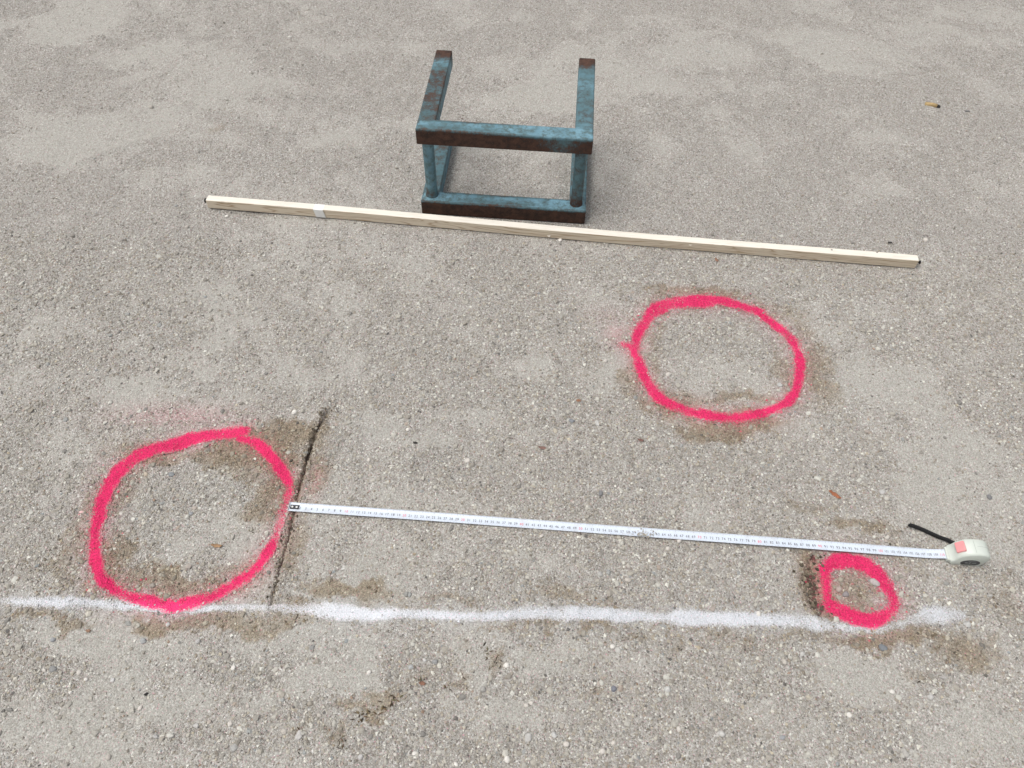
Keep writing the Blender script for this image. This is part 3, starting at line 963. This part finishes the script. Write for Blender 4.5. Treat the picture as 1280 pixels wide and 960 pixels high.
M_WOOD = wood_material()
M_NAIL = simple('dark_screw_steel', (.02, .02, .021), .45, .6, .2, 200)
M_BAND = simple('white_paper_band', (.80, .80, .77), .7, 0, .04, 80)
LW, LH, LL = .0185, .0224, 1.6032
lath = empty('wooden_lath', (LATH[0], LATH[1], 0.0012), LATH[2])
tag(lath, 'long pale square wooden lath lying in front of the steel stand', 'lath')
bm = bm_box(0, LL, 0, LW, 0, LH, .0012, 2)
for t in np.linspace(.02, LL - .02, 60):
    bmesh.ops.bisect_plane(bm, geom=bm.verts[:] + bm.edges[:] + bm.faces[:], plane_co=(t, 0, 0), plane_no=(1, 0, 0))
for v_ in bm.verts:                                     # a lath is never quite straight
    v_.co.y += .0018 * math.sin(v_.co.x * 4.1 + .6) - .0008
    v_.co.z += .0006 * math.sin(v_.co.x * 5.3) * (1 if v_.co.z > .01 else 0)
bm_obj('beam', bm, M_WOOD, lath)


def band(u0, u1, skew, name, mat):
    """paper wrapped round top, front and back of the lath, a hair proud of the wood"""
    bm = bmesh.new()
    e = .0005
    prof = [(-e, .002), (-e, LH + e), (LW + e, LH + e), (LW + e, .002)]
    fr = [bm.verts.new((u0 + (skew if i == 0 else 0), y - .0003, z)) for i, (y, z) in enumerate(prof)]
    bk = [bm.verts.new((u1 + (skew if i == 0 else 0), y - .0003, z)) for i, (y, z) in enumerate(prof)]
    for i in range(3):
        bm.faces.new((fr[i], bk[i], bk[i + 1], fr[i + 1]))
    o = bm_obj(name, bm, mat, lath)
    sm = o.modifiers.new('thick', 'SOLIDIFY')
    sm.thickness = .0004
    sm.offset = 1
    return o


band(.2530, .2755, .004, 'paper_band', M_BAND)
for end in (0, 1):
    bm = bmesh.new()
    x0 = -.0005 if end == 0 else LL + .0005
    d = -1 if end == 0 else 1
    prof = [(.0, .0021), (.0062, .0021), (.0064, .0040), (.0082, .0044), (.0090, .0030), (.0092, .0)] if end else [(.0, .0017), (.0012, .0017), (.0016, .0030), (.0046, .0052), (.0058, .0056), (.0066, .0046), (.0068, .0)]
    rr = []
    for (dx, r_) in prof:
        rr.append([bm.verts.new((x0 + d * dx, LW * .52 + r_ * math.cos(q * math.pi / 6), LH * .52 + (.002 if end == 0 else -.0005) + r_ * math.sin(q * math.pi / 6))) for q in range(12)])
    for a_, b_ in zip(rr, rr[1:]):
        for q in range(12):
            bm.faces.new((a_[q], a_[(q + 1) % 12], b_[(q + 1) % 12], b_[q]))
    bmesh.ops.remove_doubles(bm, verts=bm.verts, dist=1e-6)
    bm_obj('screw', bm, M_NAIL, lath, True)
# small chips of pale wood torn from the front edge
for u0, zc, sgn in ((.793, .0035, 1), (1.108, .0130, -1)):
    bm = bmesh.new()
    P = [(-.005, 0, .004), (.001, 0, -.003), (.006, 0, .0045), (.001, 0, .0005), (-.002, -.0022, .002), (.003, -.0022, .002)]
    vs = [bm.verts.new((u0 + a, -.0012 + b, zc + c)) for a, b, c in P]
    bmesh.ops.convex_hull(bm, input=vs)
    bm_obj('splinter', bm, simple('torn_wood', (.82, .76, .66), .8), lath)

# ------------------------------------------------------------------ the tape measure
M_BLADE = simple('white_tape_enamel', (.63, .69, .77), .38, 0, .03, 30, .03)
_t = M_BLADE.node_tree
_b = _t.nodes['Principled BSDF']
_src = _b.inputs['Base Color'].links[0].from_socket
_nz = _t.nodes.new('ShaderNodeTexNoise')
_nz.inputs['Scale'].default_value = 46
_nz.inputs['Detail'].default_value = 8
_nz.inputs['Roughness'].default_value = .75
_mr = _t.nodes.new('ShaderNodeMapRange')
for _i, _v in enumerate((0, .52, .78, 0, .5)):
    if _i:
        _mr.inputs[_i].default_value = _v
_mx = _t.nodes.new('ShaderNodeMix')
_mx.data_type = 'RGBA'
_mx.inputs[7].default_value = (.42, .38, .32, 1)
_t.links.new([n for n in _t.nodes if n.type == 'TEX_COORD'][0].outputs['Object'], _nz.inputs['Vector'])
_t.links.new(_nz.outputs[0], _mr.inputs[0])
_t.links.new(_mr.outputs[0], _mx.inputs[0])
_t.links.new(_src, _mx.inputs[6])
_t.links.new(_mx.outputs[2], _b.inputs['Base Color'])
M_BLACK = simple('black_print', (.03, .03, .035), .6, 0, .1, 60, 0)
M_RED = simple('red_print', (.72, .06, .09), .6, 0, .1, 60, 0)
M_STEELW = simple('bare_steel', (.62, .63, .65), .35, .8, .08, 90)
M_CASE = simple('pale_green_plastic', (.60, .64, .58), .42, 0, .05, 40, .05)
M_SEAM = simple('grey_plastic_joint', (.36, .40, .36), .6, 0, .05, 40, 0)
M_BUTTON = simple('pink_plastic', (.80, .31, .315), .4, 0, .05, 60, .05)
M_STICK = simple('dark_sticker', (.030, .034, .038), .4, 0, .3, 120, .05)
M_STICK2 = simple('sticker_print_grey', (.30, .32, .32), .5, 0, .3, 150, 0)
M_STRAP = simple('black_webbing', (.012, .012, .013), .85, 0, .3, 400, .6)

tape = empty('tape_measure', (TAPE[0], TAPE[1], 0.0), TAPE[2])
tag(tape, 'pulled-out tape measure with white numbered blade and pale green case', 'tape measure')
BW = .0083
BL = 1.112


def blade_z(u, v):
    return .0012 + .0016 * (np.asarray(v) / BW) ** 2 + .0007 * (1 + np.sin(np.asarray(u) * 9.0)) + .004 * sstep(1.07, 1.112, np.asarray(u))


def blade_v(u):
    return .0010 * np.sin(np.asarray(u) * 3.0) - .0004


us = np.linspace(.0015, BL, 223)
vs_ = np.linspace(-BW, BW, 11)
U, Vv = np.meshgrid(us, vs_, indexing='ij')
uf, vf = U.ravel(), Vv.ravel()
bmv = np.c_[uf, vf + blade_v(uf), blade_z(uf, vf)]
q = (np.arange(len(us) - 1)[:, None] * 11 + np.arange(10)[None, :]).ravel()
bq = np.stack([q, q + 11, q + 12, q + 1], 1)
me = np_mesh('blade', bmv, bq, [M_BLADE], True)
blade = link(bpy.data.objects.new('blade', me), tape)
sm = blade.modifiers.new('thick', 'SOLIDIFY')
sm.thickness = .00025
sm.offset = -1

# digits as flat meshes from the built-in font
DIG = {}
for ch in '0123456789':
    cu = bpy.data.curves.new('digit', 'FONT')
    cu.body = ch
    cu.resolution_u = 3
    ob = link(bpy.data.objects.new('digit', cu))
    bpy.context.view_layer.update()
    mm = ob.evaluated_get(bpy.context.evaluated_depsgraph_get()).to_mesh()
    mm.calc_loop_triangles()
    Vd = np.array([v.co[:2] for v in mm.vertices])
    Fd = np.array([t.vertices[:] for t in mm.loop_triangles])
    DIG[ch] = (Vd, Fd)
    bpy.data.objects.remove(ob)
    bpy.data.curves.remove(cu)


def numbers(vals, hgt, name, mat):
    Vs, Fs, o_ = [], [], 0
    for n_ in vals:
        s_ = str(n_)
        wid = hgt * (.80 if n_ < 100 else .60)
        nar = 1.2 if n_ < 100 else .92
        for i, ch in enumerate(s_):
            Vd, Fd = DIG[ch]
            mid = (Vd[:, 0].max() + Vd[:, 0].min()) / 2
            uu = n_ / 100 + (Vd[:, 0] - mid) * hgt * nar + (i - (len(s_) - 1) / 2) * wid * .92
            vv = -.0012 - hgt / 2 + Vd[:, 1] * hgt / .70
            Vs.append(np.c_[uu, vv + blade_v(uu), blade_z(uu, vv) + .00022])
            Fs.append(Fd + o_)
            o_ += len(Vd)
    mm = np_mesh(name, np.concatenate(Vs), np.concatenate(Fs), [mat])
    return tag(link(bpy.data.objects.new(name, mm), blade), kind='stuff')


numbers([n_ for n_ in range(2, 110) if n_ % 10 and n_ not in (60, 61)], .0046, 'black_numbers', M_BLACK)
numbers([n_ for n_ in range(10, 111, 10) if n_ != 60], .0047, 'red_numbers', M_RED)
# millimetre and centimetre strokes on the upper edge
Vs, Fs, o_ = [], [], 0
for mmk in range(20, 1108):
    u0 = mmk / 1000
    ln = .0030 if mmk % 10 == 0 else (.0022 if mmk % 5 == 0 else .0013)
    wd = .00022 if mmk % 10 else .00030
    for e0, e1 in ((BW - .0003, BW - .0003 - ln),) + (((-BW + .0003, -BW + .0003 + ln * .7),) if mmk % 5 == 0 else ()):
        uu = np.array([u0 - wd / 2, u0 + wd / 2, u0 + wd / 2, u0 - wd / 2])
        vv = np.array([e0, e0, e1, e1])
        Vs.append(np.c_[uu, vv + blade_v(uu), blade_z(uu, vv) + .00022])
        Fs.append(np.array([[0, 1, 2, 3]]) + o_)
        o_ += 4
_sc = link(bpy.data.objects.new('scale_strokes', np_mesh('scale_strokes', np.concatenate(Vs), np.concatenate(Fs), [simple('grey_print', (.22, .23, .26), .6, 0, .1, 60, 0)])), blade)

_sc['kind'] = 'stuff'

# dark end plate with two rivets, and the end hook
bm = bm_box(.0030, .0185, -.0044, .0036, .0016 + .0006, .0016 + .0016, .0003, 1)
plate = bm_obj('end_plate', bm, M_BLACK, tape)
for u0 in (.0068, .0142):
    bm = bmesh.new()
    bmesh.ops.create_uvsphere(bm, u_segments=12, v_segments=6, radius=.0019)
    for v_ in bm.verts:
        v_.co = (v_.co.x + u0, v_.co.y - .0004, v_.co.z * .5 + .0033)
    bm_obj('rivet', bm, M_BAND, plate, True)
bm = bm_box(-.0002, .0011, -BW * .95, BW * .95, -.002, .0040, .0003, 1)
bm_obj('end_hook', bm, M_STEELW, tape)

# the case: a rounded block standing on edge, blade leaving at its foot
TH_ = .0152
CASE = [(1.1105, .000), (1.1085, .0025), (1.1085, .0105), (1.1115, .0130), (1.1135, .0215), (1.1165, .0290), (1.1210, .0350), (1.1270, .0395), (1.1340, .0416), (1.1420, .0424),
        (1.1500, .0420), (1.1570, .0400), (1.1625, .0352), (1.1650, .0280), (1.1656, .0200), (1.1645, .0110), (1.1625, .0035), (1.1595, .0)]
CP = np.array(CASE) * np.array([1.0, .90])
bm = bmesh.new()
lay_v = [(-TH_, .88), (-TH_ + .0010, .95), (-TH_ + .0034, 1.0), (TH_ - .0034, 1.0), (TH_ - .0010, .95), (TH_, .88)]
cc = np.array([1.137, .017])
loops = []
for vv, sc_ in lay_v:
    L_ = []
    for (pu, pz) in CP:
        d = np.array([pu, pz]) - cc
        dl = np.linalg.norm(d)
        ins = (1 - sc_) * .028
        p = cc + d * (1 - ins / dl)
        if pz < .001:
            p[1] = 0.0006
        L_.append(bm.verts.new((p[0], vv, p[1])))
    loops.append(L_)
nC = len(CP)
for a_, b_ in zip(loops, loops[1:]):
    for q in range(nC):
        bm.faces.new((a_[q], a_[(q + 1) % nC], b_[(q + 1) % nC], b_[q]))
bm.faces.new(loops[0])
bm.faces.new(loops[-1][::-1])
case = bm_obj('case', bm, M_CASE, tape, True)
es = case.modifiers.new('edges', 'EDGE_SPLIT')
es.split_angle = math.radians(42)
# joint between the two halves of the shell, and one across the top
bm = bmesh.new()
for (v0, v1) in ((.0006, .0011),):
    top = [p for p in CP[9:16]]
    a_ = [bm.verts.new((p[0] + (p[0] - cc[0]) / 90, v0, p[1] + (p[1] - cc[1]) / 90)) for p in top]
    b_ = [bm.verts.new((p[0] + (p[0] - cc[0]) / 90, v1, p[1] + (p[1] - cc[1]) / 90)) for p in top]
    for i in range(len(top) - 1):
        bm.faces.new((a_[i], a_[i + 1], b_[i + 1], b_[i]))
vA = [bm.verts.new((1.1375 + du, vv, .0378 + .00040)) for du, vv in ((0, -.0108), (.0006, -.0108), (.0006, .0110), (0, .0110))]
bm.faces.new(vA)
bm_obj('case_joint', bm, M_SEAM, case)
# the lock button on the front shoulder
bm = bm_box(-.0072, .0072, -.0084, .0090, -.002, .0034, .0012, 2)
for v_ in bm.verts:
    if v_.co.z > .002:
        v_.co.z += .0016 * (v_.co.x + .0072) / .0144 - .0004
bt = bm_obj('lock_button', bm, M_BUTTON, tape, False)
bt.location = (1.1192, .0012, .0300)
bt.rotation_euler = (0, math.radians(-43), 0)
# dark label on the near flank, the lower half of a disc
bm = bmesh.new()
pts = []
for i in range(25):
    a = math.pi * 2 * i / 24
    pu, pz = 1.1395 + .0155 * math.cos(a), .0095 + .0098 * math.sin(a)
    pts.append((pu, max(pz, .0028)))
vs2 = [bm.verts.new((pu, -TH_ - .0004, pz)) for pu, pz in pts[:-1]]
bm.faces.new(vs2)
r_ = bmesh.ops.extrude_face_region(bm, geom=bm.faces[:])
for g_ in r_['geom']:
    if isinstance(g_, bmesh.types.BMVert):
        g_.co.y += .0006
sticker = bm_obj('label_sticker', bm, M_STICK, tape)
for (u0, u1, z0, z1) in ((1.131, 1.136, .0085, .0108), (1.1375, 1.1398, .0075, .0125), (1.142, 1.149, .0090, .0102), (1.1345, 1.1465, .0150, .0158)):
    bm_obj('label_print', bm_box(u0, u1, -TH_ - .00062, -TH_ - .0003, z0, z1), M_STICK2, sticker)
bm = bmesh.new()
bmesh.ops.create_uvsphere(bm, u_segments=10, v_segments=6, radius=.0009)
for v_ in bm.verts:
    v_.co = (v_.co.x + 1.146, v_.co.y - .0135, v_.co.z + .0356)
bm_obj('case_screw', bm, M_NAIL, case, True)
# foot lip through which the blade leaves
bm_obj('blade_mouth', bm_box(1.1050, 1.1100, -.0118, .0118, .0008, .0088, .0012, 2), M_CASE, tape)
# wrist strap: a flat doubled webbing band lying behind the case
path = [(1.0572, .0505, .0050), (1.0585, .0497, .0072), (1.0640, .0478, .0078), (1.0760, .0442, .0062), (1.0900, .0378, .0054), (1.1040, .0306, .0060), (1.1160, .0255, .0080), (1.1250, .0190, .0090), (1.1300, .0150, .0100)]
bm = bmesh.new()
prev = None
for i, (pu, pv, pz) in enumerate(path):
    a, b = path[max(i - 1, 0)], path[min(i + 1, len(path) - 1)]
    tx_, ty_ = b[0] - a[0], b[1] - a[1]
    L_ = math.hypot(tx_, ty_)
    nx2, ny2 = -ty_ / L_, tx_ / L_
    hw_, ht_ = (.0015, .0012) if i == 0 else (.0023, .0042)
    sec = []
    for k_ in range(10):
        a2 = 2 * math.pi * k_ / 10
        cx_, cz_ = math.copysign(abs(math.cos(a2)) ** .6, math.cos(a2)) * hw_, math.copysign(abs(math.sin(a2)) ** .6, math.sin(a2)) * ht_
        sec.append(bm.verts.new((pu + nx2 * cx_, pv + ny2 * cx_, pz * .75 + cz_)))
    if prev:
        for k_ in range(10):
            bm.faces.new((prev[k_], prev[(k_ + 1) % 10], sec[(k_ + 1) % 10], sec[k_]))
    else:
        bm.faces.new(sec)
    prev = sec
bm.faces.new(prev[::-1])
bm_obj('wrist_strap', bm, M_STRAP, tape, True)

# ------------------------------------------------------------------ stones that can be told apart
PEB = [  # photo x, y, width px, colour, aspect, label
    (1094, 728, 13, (.60, .53, .51), .85, 'largest pinkish grey stone inside the small pink ring, at its upper right'),
    (1103, 742, 10, (.52, .43, .36), .8, 'tan pebble touching the right inner edge of the small pink ring'),
    (1057, 742, 10, (.33, .29, .29), .85, 'dull mauve grey stone lying inside the small pink ring, left of centre'),
    (178, 801, 10, (.46, .47, .46), .8, 'grey white stone just below the dark damp patch under the large ring'),
    (170, 732, 7, (.52, .45, .37), .9, 'tan pebble just inside the lower left of the large pink ring'),
    (191, 732, 9, (.40, .35, .29), .8, 'brown stone just inside the bottom of the large pink ring'),
    (213, 592, 10, (.30, .32, .33), .6, 'slate blue flat stone in the upper middle of the large pink ring'),
    (247, 801, 8, (.62, .60, .57), .8, 'pale pebble below the white line under the large ring'),
    (209, 780, 7, (.72, .70, .67), .8, 'small white stone beside the dark damp patch below the white line'),
    (65, 835, 11, (.31, .31, .30), .8, 'grey stone in the lower left gravel, beside a smaller pale pebble'),
    (139, 849, 7, (.76, .74, .71), .8, 'bright white pebble in the lower left gravel'),
    (244, 906, 10, (.64, .62, .58), .7, 'whitish stone near the bottom edge, below the large ring'),
    (291, 934, 12, (.50, .49, .46), .85, 'biggest pale grey stone near the bottom left edge'),
    (194, 920, 8, (.58, .56, .53), .7, 'pale slanted pebble near the bottom left edge'),
    (514, 833, 10, (.55, .56, .55), .8, 'grey white stone with dark underside below the middle of the white line'),
    (544, 827, 9, (.37, .37, .36), .9, 'dull grey half buried stone beside the pale stone below the white line'),
    (531, 824, 6, (.70, .69, .66), .9, 'little white pebble between two stones below the white line'),
    (604, 862, 10, (.46, .44, .40), .8, 'rounded beige stone in the gravel at lower centre'),
    (660, 922, 11, (.62, .60, .56), 1.2, 'upright pale oval stone near the bottom centre'),
    (693, 918, 9, (.72, .71, .68), .8, 'white angular chip near the bottom centre'),
    (373, 918, 10, (.68, .65, .61), 1.2, 'tall pale pebble at lower left, beside a brown patch'),
    (451, 946, 9, (.64, .62, .59), .7, 'pale flat pebble at the bottom edge below the brown debris'),
    (390, 809, 9, (.36, .35, .33), .8, 'grey stone below the white line near the groove\'s lower end'),
    (834, 862, 10, (.74, .73, .69), .7, 'white smooth oval pebble at lower right of centre'),
    (824, 875, 8, (.56, .55, .50), .7, 'pale pebble just below the white oval pebble'),
    (773, 812, 8, (.66, .64, .59), 1.0, 'larger pebble of a touching pair below the white line'),
    (902, 917, 12, (.70, .68, .64), .7, 'broad white flat stone near the bottom right of centre'),
    (1003, 817, 8, (.68, .66, .62), .9, 'pale pebble below the white line, left of the small ring'),
    (1131, 941, 12, (.56, .53, .48), .9, 'large beige stone in gravel at the bottom right'),
    (1164, 871, 8, (.68, .66, .63), .9, 'white triangular chip at lower right'),
    (1104, 809, 11, (.21, .23, .25), .8, 'dark blue grey stone below the small pink ring'),
    (1210, 780, 10, (.68, .67, .64), .9, 'white stone at the right end of the white line'),
    (1179, 847, 11, (.56, .53, .49), .4, 'flat pale sliver of stone at lower right'),
    (1239, 744, 9, (.60, .58, .54), .5, 'flat pale chip at the right edge below the tape case'),
    (768, 861, 9, (.19, .20, .24), .9, 'dark bluish stone in gravel at lower centre'),
    (829, 768, 7, (.76, .77, .79), .8, 'white pebble lying on the white line'),
    (715, 525, 9, (.30, .32, .34), .7, 'blue grey stone in the open gravel left of the tipped ring'),
    (747, 528, 7, (.70, .68, .64), 1.1, 'white pebble near the blue grey stone in the open gravel'),
    (751, 617, 9, (.24, .24, .24), .9, 'dark grey stone above the middle of the tape'),
    (750, 716, 9, (.60, .58, .54), .8, 'pale stone between the tape and the white line'),
    (975, 481, 7, (.72, .71, .68), .9, 'white pebble inside the tipped ring at its lower right'),
    (1103, 614, 8, (.70, .68, .65), .8, 'white stone to the right of the rusty chip'),
    (1237, 621, 8, (.22, .22, .22), .8, 'dark grey pebble at the right edge above the tape case'),
    (884, 65, 6, (.58, .56, .53), .6, 'pale stone on the far ground right of the steel stand'),
    (1209, 140, 8, (.30, .29, .28), .5, 'dark grey stone right of the tan stub'),
]


def stone_material(col):
    k = NT('pebble_stone')
    co = k.obj()
    n = k.noise(co, 160.0, 5.0, .65)
    n2 = k.noise(co, 700.0, 3.0, .7)
    c = k.mix(k.ramp(n, .3, .7), C(*[v * .66 for v in col]), C(*[min(.82, v * .95) for v in col]))
    c = k.mix(k.ramp(n2, .55, .8, 0, .35), c, C(.20, .18, .16))
    k.put(k.b.inputs['Base Color'], c)
    k.put(k.b.inputs['Roughness'], .85)
    k.put(k.b.inputs['Specular IOR Level'], .2)
    k.put(k.b.inputs['Normal'], k.bump(n2, .4, .0008))
    return k.m


for (px, py, d, col, asp, lab) in PEB:
    col = tuple(.78 * c_ + .22 * .42 for c_ in col)          # all are dusted with the pale fines
    p = G(px, py)
    r = np.linalg.norm(G(px + d / 2, py) - p) * 1.02
    V = ICO2 * 1.0
    for _ in range(11):                                   # worn facets
        nrm = rng.normal(size=3)
        nrm /= np.linalg.norm(nrm)
        lim = rng.uniform(.50, .86)
        dd = V @ nrm
        V = V - np.outer(np.maximum(dd - lim, 0), nrm) * .95
    V = V * np.array([1.0, asp * 1.15, .62 * rng.uniform(.85, 1.15)])
    V += rng.normal(0, .015, V.shape)
    a = rng.uniform(-.35, .35)
    ca, sa_ = math.cos(a), math.sin(a)
    V = np.c_[V[:, 0] * ca - V[:, 1] * sa_, V[:, 0] * sa_ + V[:, 1] * ca, V[:, 2]] * r
    me = np_mesh('pebble', V, ICO2F, [stone_material(col)], True)
    o = link(bpy.data.objects.new('pebble', me))
    o.location = (p[0], p[1], float(ground_h(np.array([p[0]]), np.array([p[1]]))[0]) + r * .12)
    tag(o, lab, 'stone', 'stones lying in the gravel')

# ------------------------------------------------------------------ litter
M_TAN = simple('tan_paper', (.42, .30, .14), .8, 0, .2, 150)
M_ASH = simple('charred_end', (.03, .027, .025), .9, 0, .3, 200)


def tube(name, pts, rad, mat, parent=None, seg=10, smooth=True):
    bm = bmesh.new()
    prev = None
    for i, p in enumerate(pts):
        a, b = Vector(pts[max(i - 1, 0)]), Vector(pts[min(i + 1, len(pts) - 1)])
        t = (b - a).normalized()
        s_ = t.cross(Vector((0, 0, 1))).normalized()
        u_ = s_.cross(t)
        r_ = rad[i]
        ring = [bm.verts.new(Vector(p) + s_ * r_ * math.cos(2 * math.pi * q / seg) + u_ * r_ * math.sin(2 * math.pi * q / seg)) for q in range(seg)]
        if prev:
            for q in range(seg):
                bm.faces.new((prev[q], prev[(q + 1) % seg], ring[(q + 1) % seg], ring[q]))
        else:
            bm.faces.new(ring)
        prev = ring
    bm.faces.new(prev[::-1])
    return bm_obj(name, bm, mat, parent, smooth)


a, b = G(1155, 132.5), G(1174, 136)
butt = empty('cigarette_butt', ((a[0] + b[0]) / 2, (a[1] + b[1]) / 2, 0), math.atan2(b[1] - a[1], b[0] - a[0]))
tag(butt, 'short tan stub with a dark burnt end lying on the far ground', 'cigarette butt')
hl = np.linalg.norm(b - a) / 2
tube('filter', [(-hl, 0, .006), (-hl * .95, 0, .006), (0, .001, .0064), (hl * .55, 0, .006)], [.0052, .0058, .0060, .0056], M_TAN, butt)
tube('burnt_end', [(hl * .552, 0, .006), (hl * .8, -.0006, .0055), (hl, -.001, .005)], [.0052, .0050, .003], M_ASH, butt)


def chip(px, py, ang, ln, wd, thick, col, name, label, cat, curl=.0):
    p = G(px, py)
    n_ = 8
    bm = bmesh.new()
    rows = []
    for i in range(n_ + 1):
        t = i / n_
        ww = wd / 2 * (math.sin(math.pi * min(max(t * .92 + .05, 0), 1)) ** .6) * (1 + .18 * math.sin(i * 2.3))
        z = curl * ln * (t - .5) ** 2 + .0012
        rows.append([bm.verts.new(((t - .5) * ln, s_ * ww + .06 * wd * math.sin(i * 1.7), z + zz)) for s_, zz in ((-1, 0), (0, thick), (1, 0), (0, -thick * .4))])
    for a_, b_ in zip(rows, rows[1:]):
        for q in range(4):
            bm.faces.new((a_[q], a_[(q + 1) % 4], b_[(q + 1) % 4], b_[q]))
    bm.faces.new(rows[0])
    bm.faces.new(rows[-1][::-1])
    o = bm_obj(name, bm, simple(name + '_colour', col, .85, 0, .25, 120, .4), None, False)
    o.location = (p[0], p[1], float(ground_h(np.array([p[0]]), np.array([p[1]]))[0]) + .0008)
    o.rotation_euler = (rng.uniform(-.1, .1), rng.uniform(-.06, .06), ang)
    tag(o, label, cat)


chip(1044, 618, math.radians(-42), .023, .0075, .003, (.34, .13, .065), 'bark_chip', 'rusty brown chip of bark on the gravel above the right part of the tape', 'bark chip')
chip(271, 682, math.radians(-6), .019, .006, .0016, (.36, .22, .12), 'dry_leaf', 'small orange brown dry leaf inside the large pink ring', 'leaf', .5)
chip(896, 325, math.radians(-70), .013, .007, .0015, (.26, .15, .10), 'dry_leaf', 'reddish brown leaf scrap just below the wooden lath', 'leaf', .4)
chip(678, 559, math.radians(-10), .015, .0065, .0015, (.22, .13, .105), 'dry_leaf', 'dark red leaf scrap in the open gravel at the centre', 'leaf', .4)
chip(723, 501, math.radians(5), .009, .006, .0025, (.33, .18, .11), 'brick_crumb', 'orange red crumb in the gravel left of the tipped ring', 'brick crumb')
chip(801, 550, math.radians(-15), .011, .006, .0025, (.21, .12, .10), 'brick_crumb', 'dark red crumb below the left side of the tipped ring', 'brick crumb')
chip(528, 854, math.radians(-8), .010, .006, .0022, (.27, .14, .095), 'brick_crumb', 'reddish crumb in the gravel below the middle of the white line', 'brick crumb')
chip(110, 788, math.radians(0), .007, .005, .0020, (.34, .21, .14), 'brick_crumb', 'orange crumb below the white line\'s left end', 'brick crumb')
chip(519, 554, math.radians(-5), .008, .005, .0025, (.05, .045, .04), 'charcoal_crumb', 'black crumb on the pale smooth dust at the centre', 'charcoal crumb')
chip(182, 867, math.radians(30), .0055, .0045, .002, (.04, .038, .036), 'charcoal_crumb', 'black crumb in the lower left gravel', 'charcoal crumb')
chip(1112, 304, math.radians(0), .009, .005, .003, (.06, .055, .05), 'charcoal_crumb', 'black crumb at the back edge of the lath\'s right end', 'charcoal crumb')
# brown plant crumbs in the damp scrapes near the bottom: too many and small to count
DEB = [(462, 888, 10, 4, 34), (450, 897, 7, 4, 30), (447, 906, 4, 5, 12), (478, 884, 7, 4, 34), (491, 874, 6, 5, 30), (429, 931, 7, 6, 24), (372, 928, 7, 8, 14), (615, 826, 8, 6, 24), (612, 818, 5, 6, 12), (573, 858, 12, 5, 14), (520, 850, 16, 6, 12), (845, 810, 8, 5, 8), (1160, 850, 10, 6, 8), (750, 872, 8, 6, 10)]
Vs, Fs, Cs, o_ = [], [], [], 0
for (px, py, sx_, sy_, n) in DEB:
    for _ in range(n // 3):
        p = G(px + rng.normal(0, sx_), py + rng.normal(0, sy_))
        a = rng.uniform(0, math.pi)
        ln, wd = rng.uniform(.0015, .0055), rng.uniform(.0005, .0013)
        h0 = float(ground_h(p[:1], p[1:])[0])
        ca, sa_ = math.cos(a), math.sin(a)
        B = np.array([(-ln, 0, .0004), (0, -wd, .0008), (ln, 0, .0006), (0, wd, .0010), (0, 0, .0016), (0, 0, -.0008)])
        B = np.c_[B[:, 0] * ca - B[:, 1] * sa_ + p[0], B[:, 0] * sa_ + B[:, 1] * ca + p[1], B[:, 2] + h0 + rng.uniform(0, .001)]
        Vs.append(B)
        Fs.append(np.array([(0, 1, 4), (1, 2, 4), (2, 3, 4), (3, 0, 4), (1, 0, 5), (2, 1, 5), (3, 2, 5), (0, 3, 5)]) + o_)
        o_ += 6
        cc_ = np.array([(.07, .05, .035), (.12, .085, .05), (.16, .11, .065), (.20, .16, .09), (.06, .05, .04), (.15, .135, .075)][rng.integers(6)])
        Cs.append(np.repeat(cc_[None], 6, 0))
me = np_mesh('plant_debris', np.concatenate(Vs), np.concatenate(Fs), [M_GRAIN])
cattr(me, 'grain', np.concatenate(Cs))
tag(link(bpy.data.objects.new('plant_debris', me)), 'dark brown plant crumbs in the damp scrapes near the bottom', None, None, 'stuff')
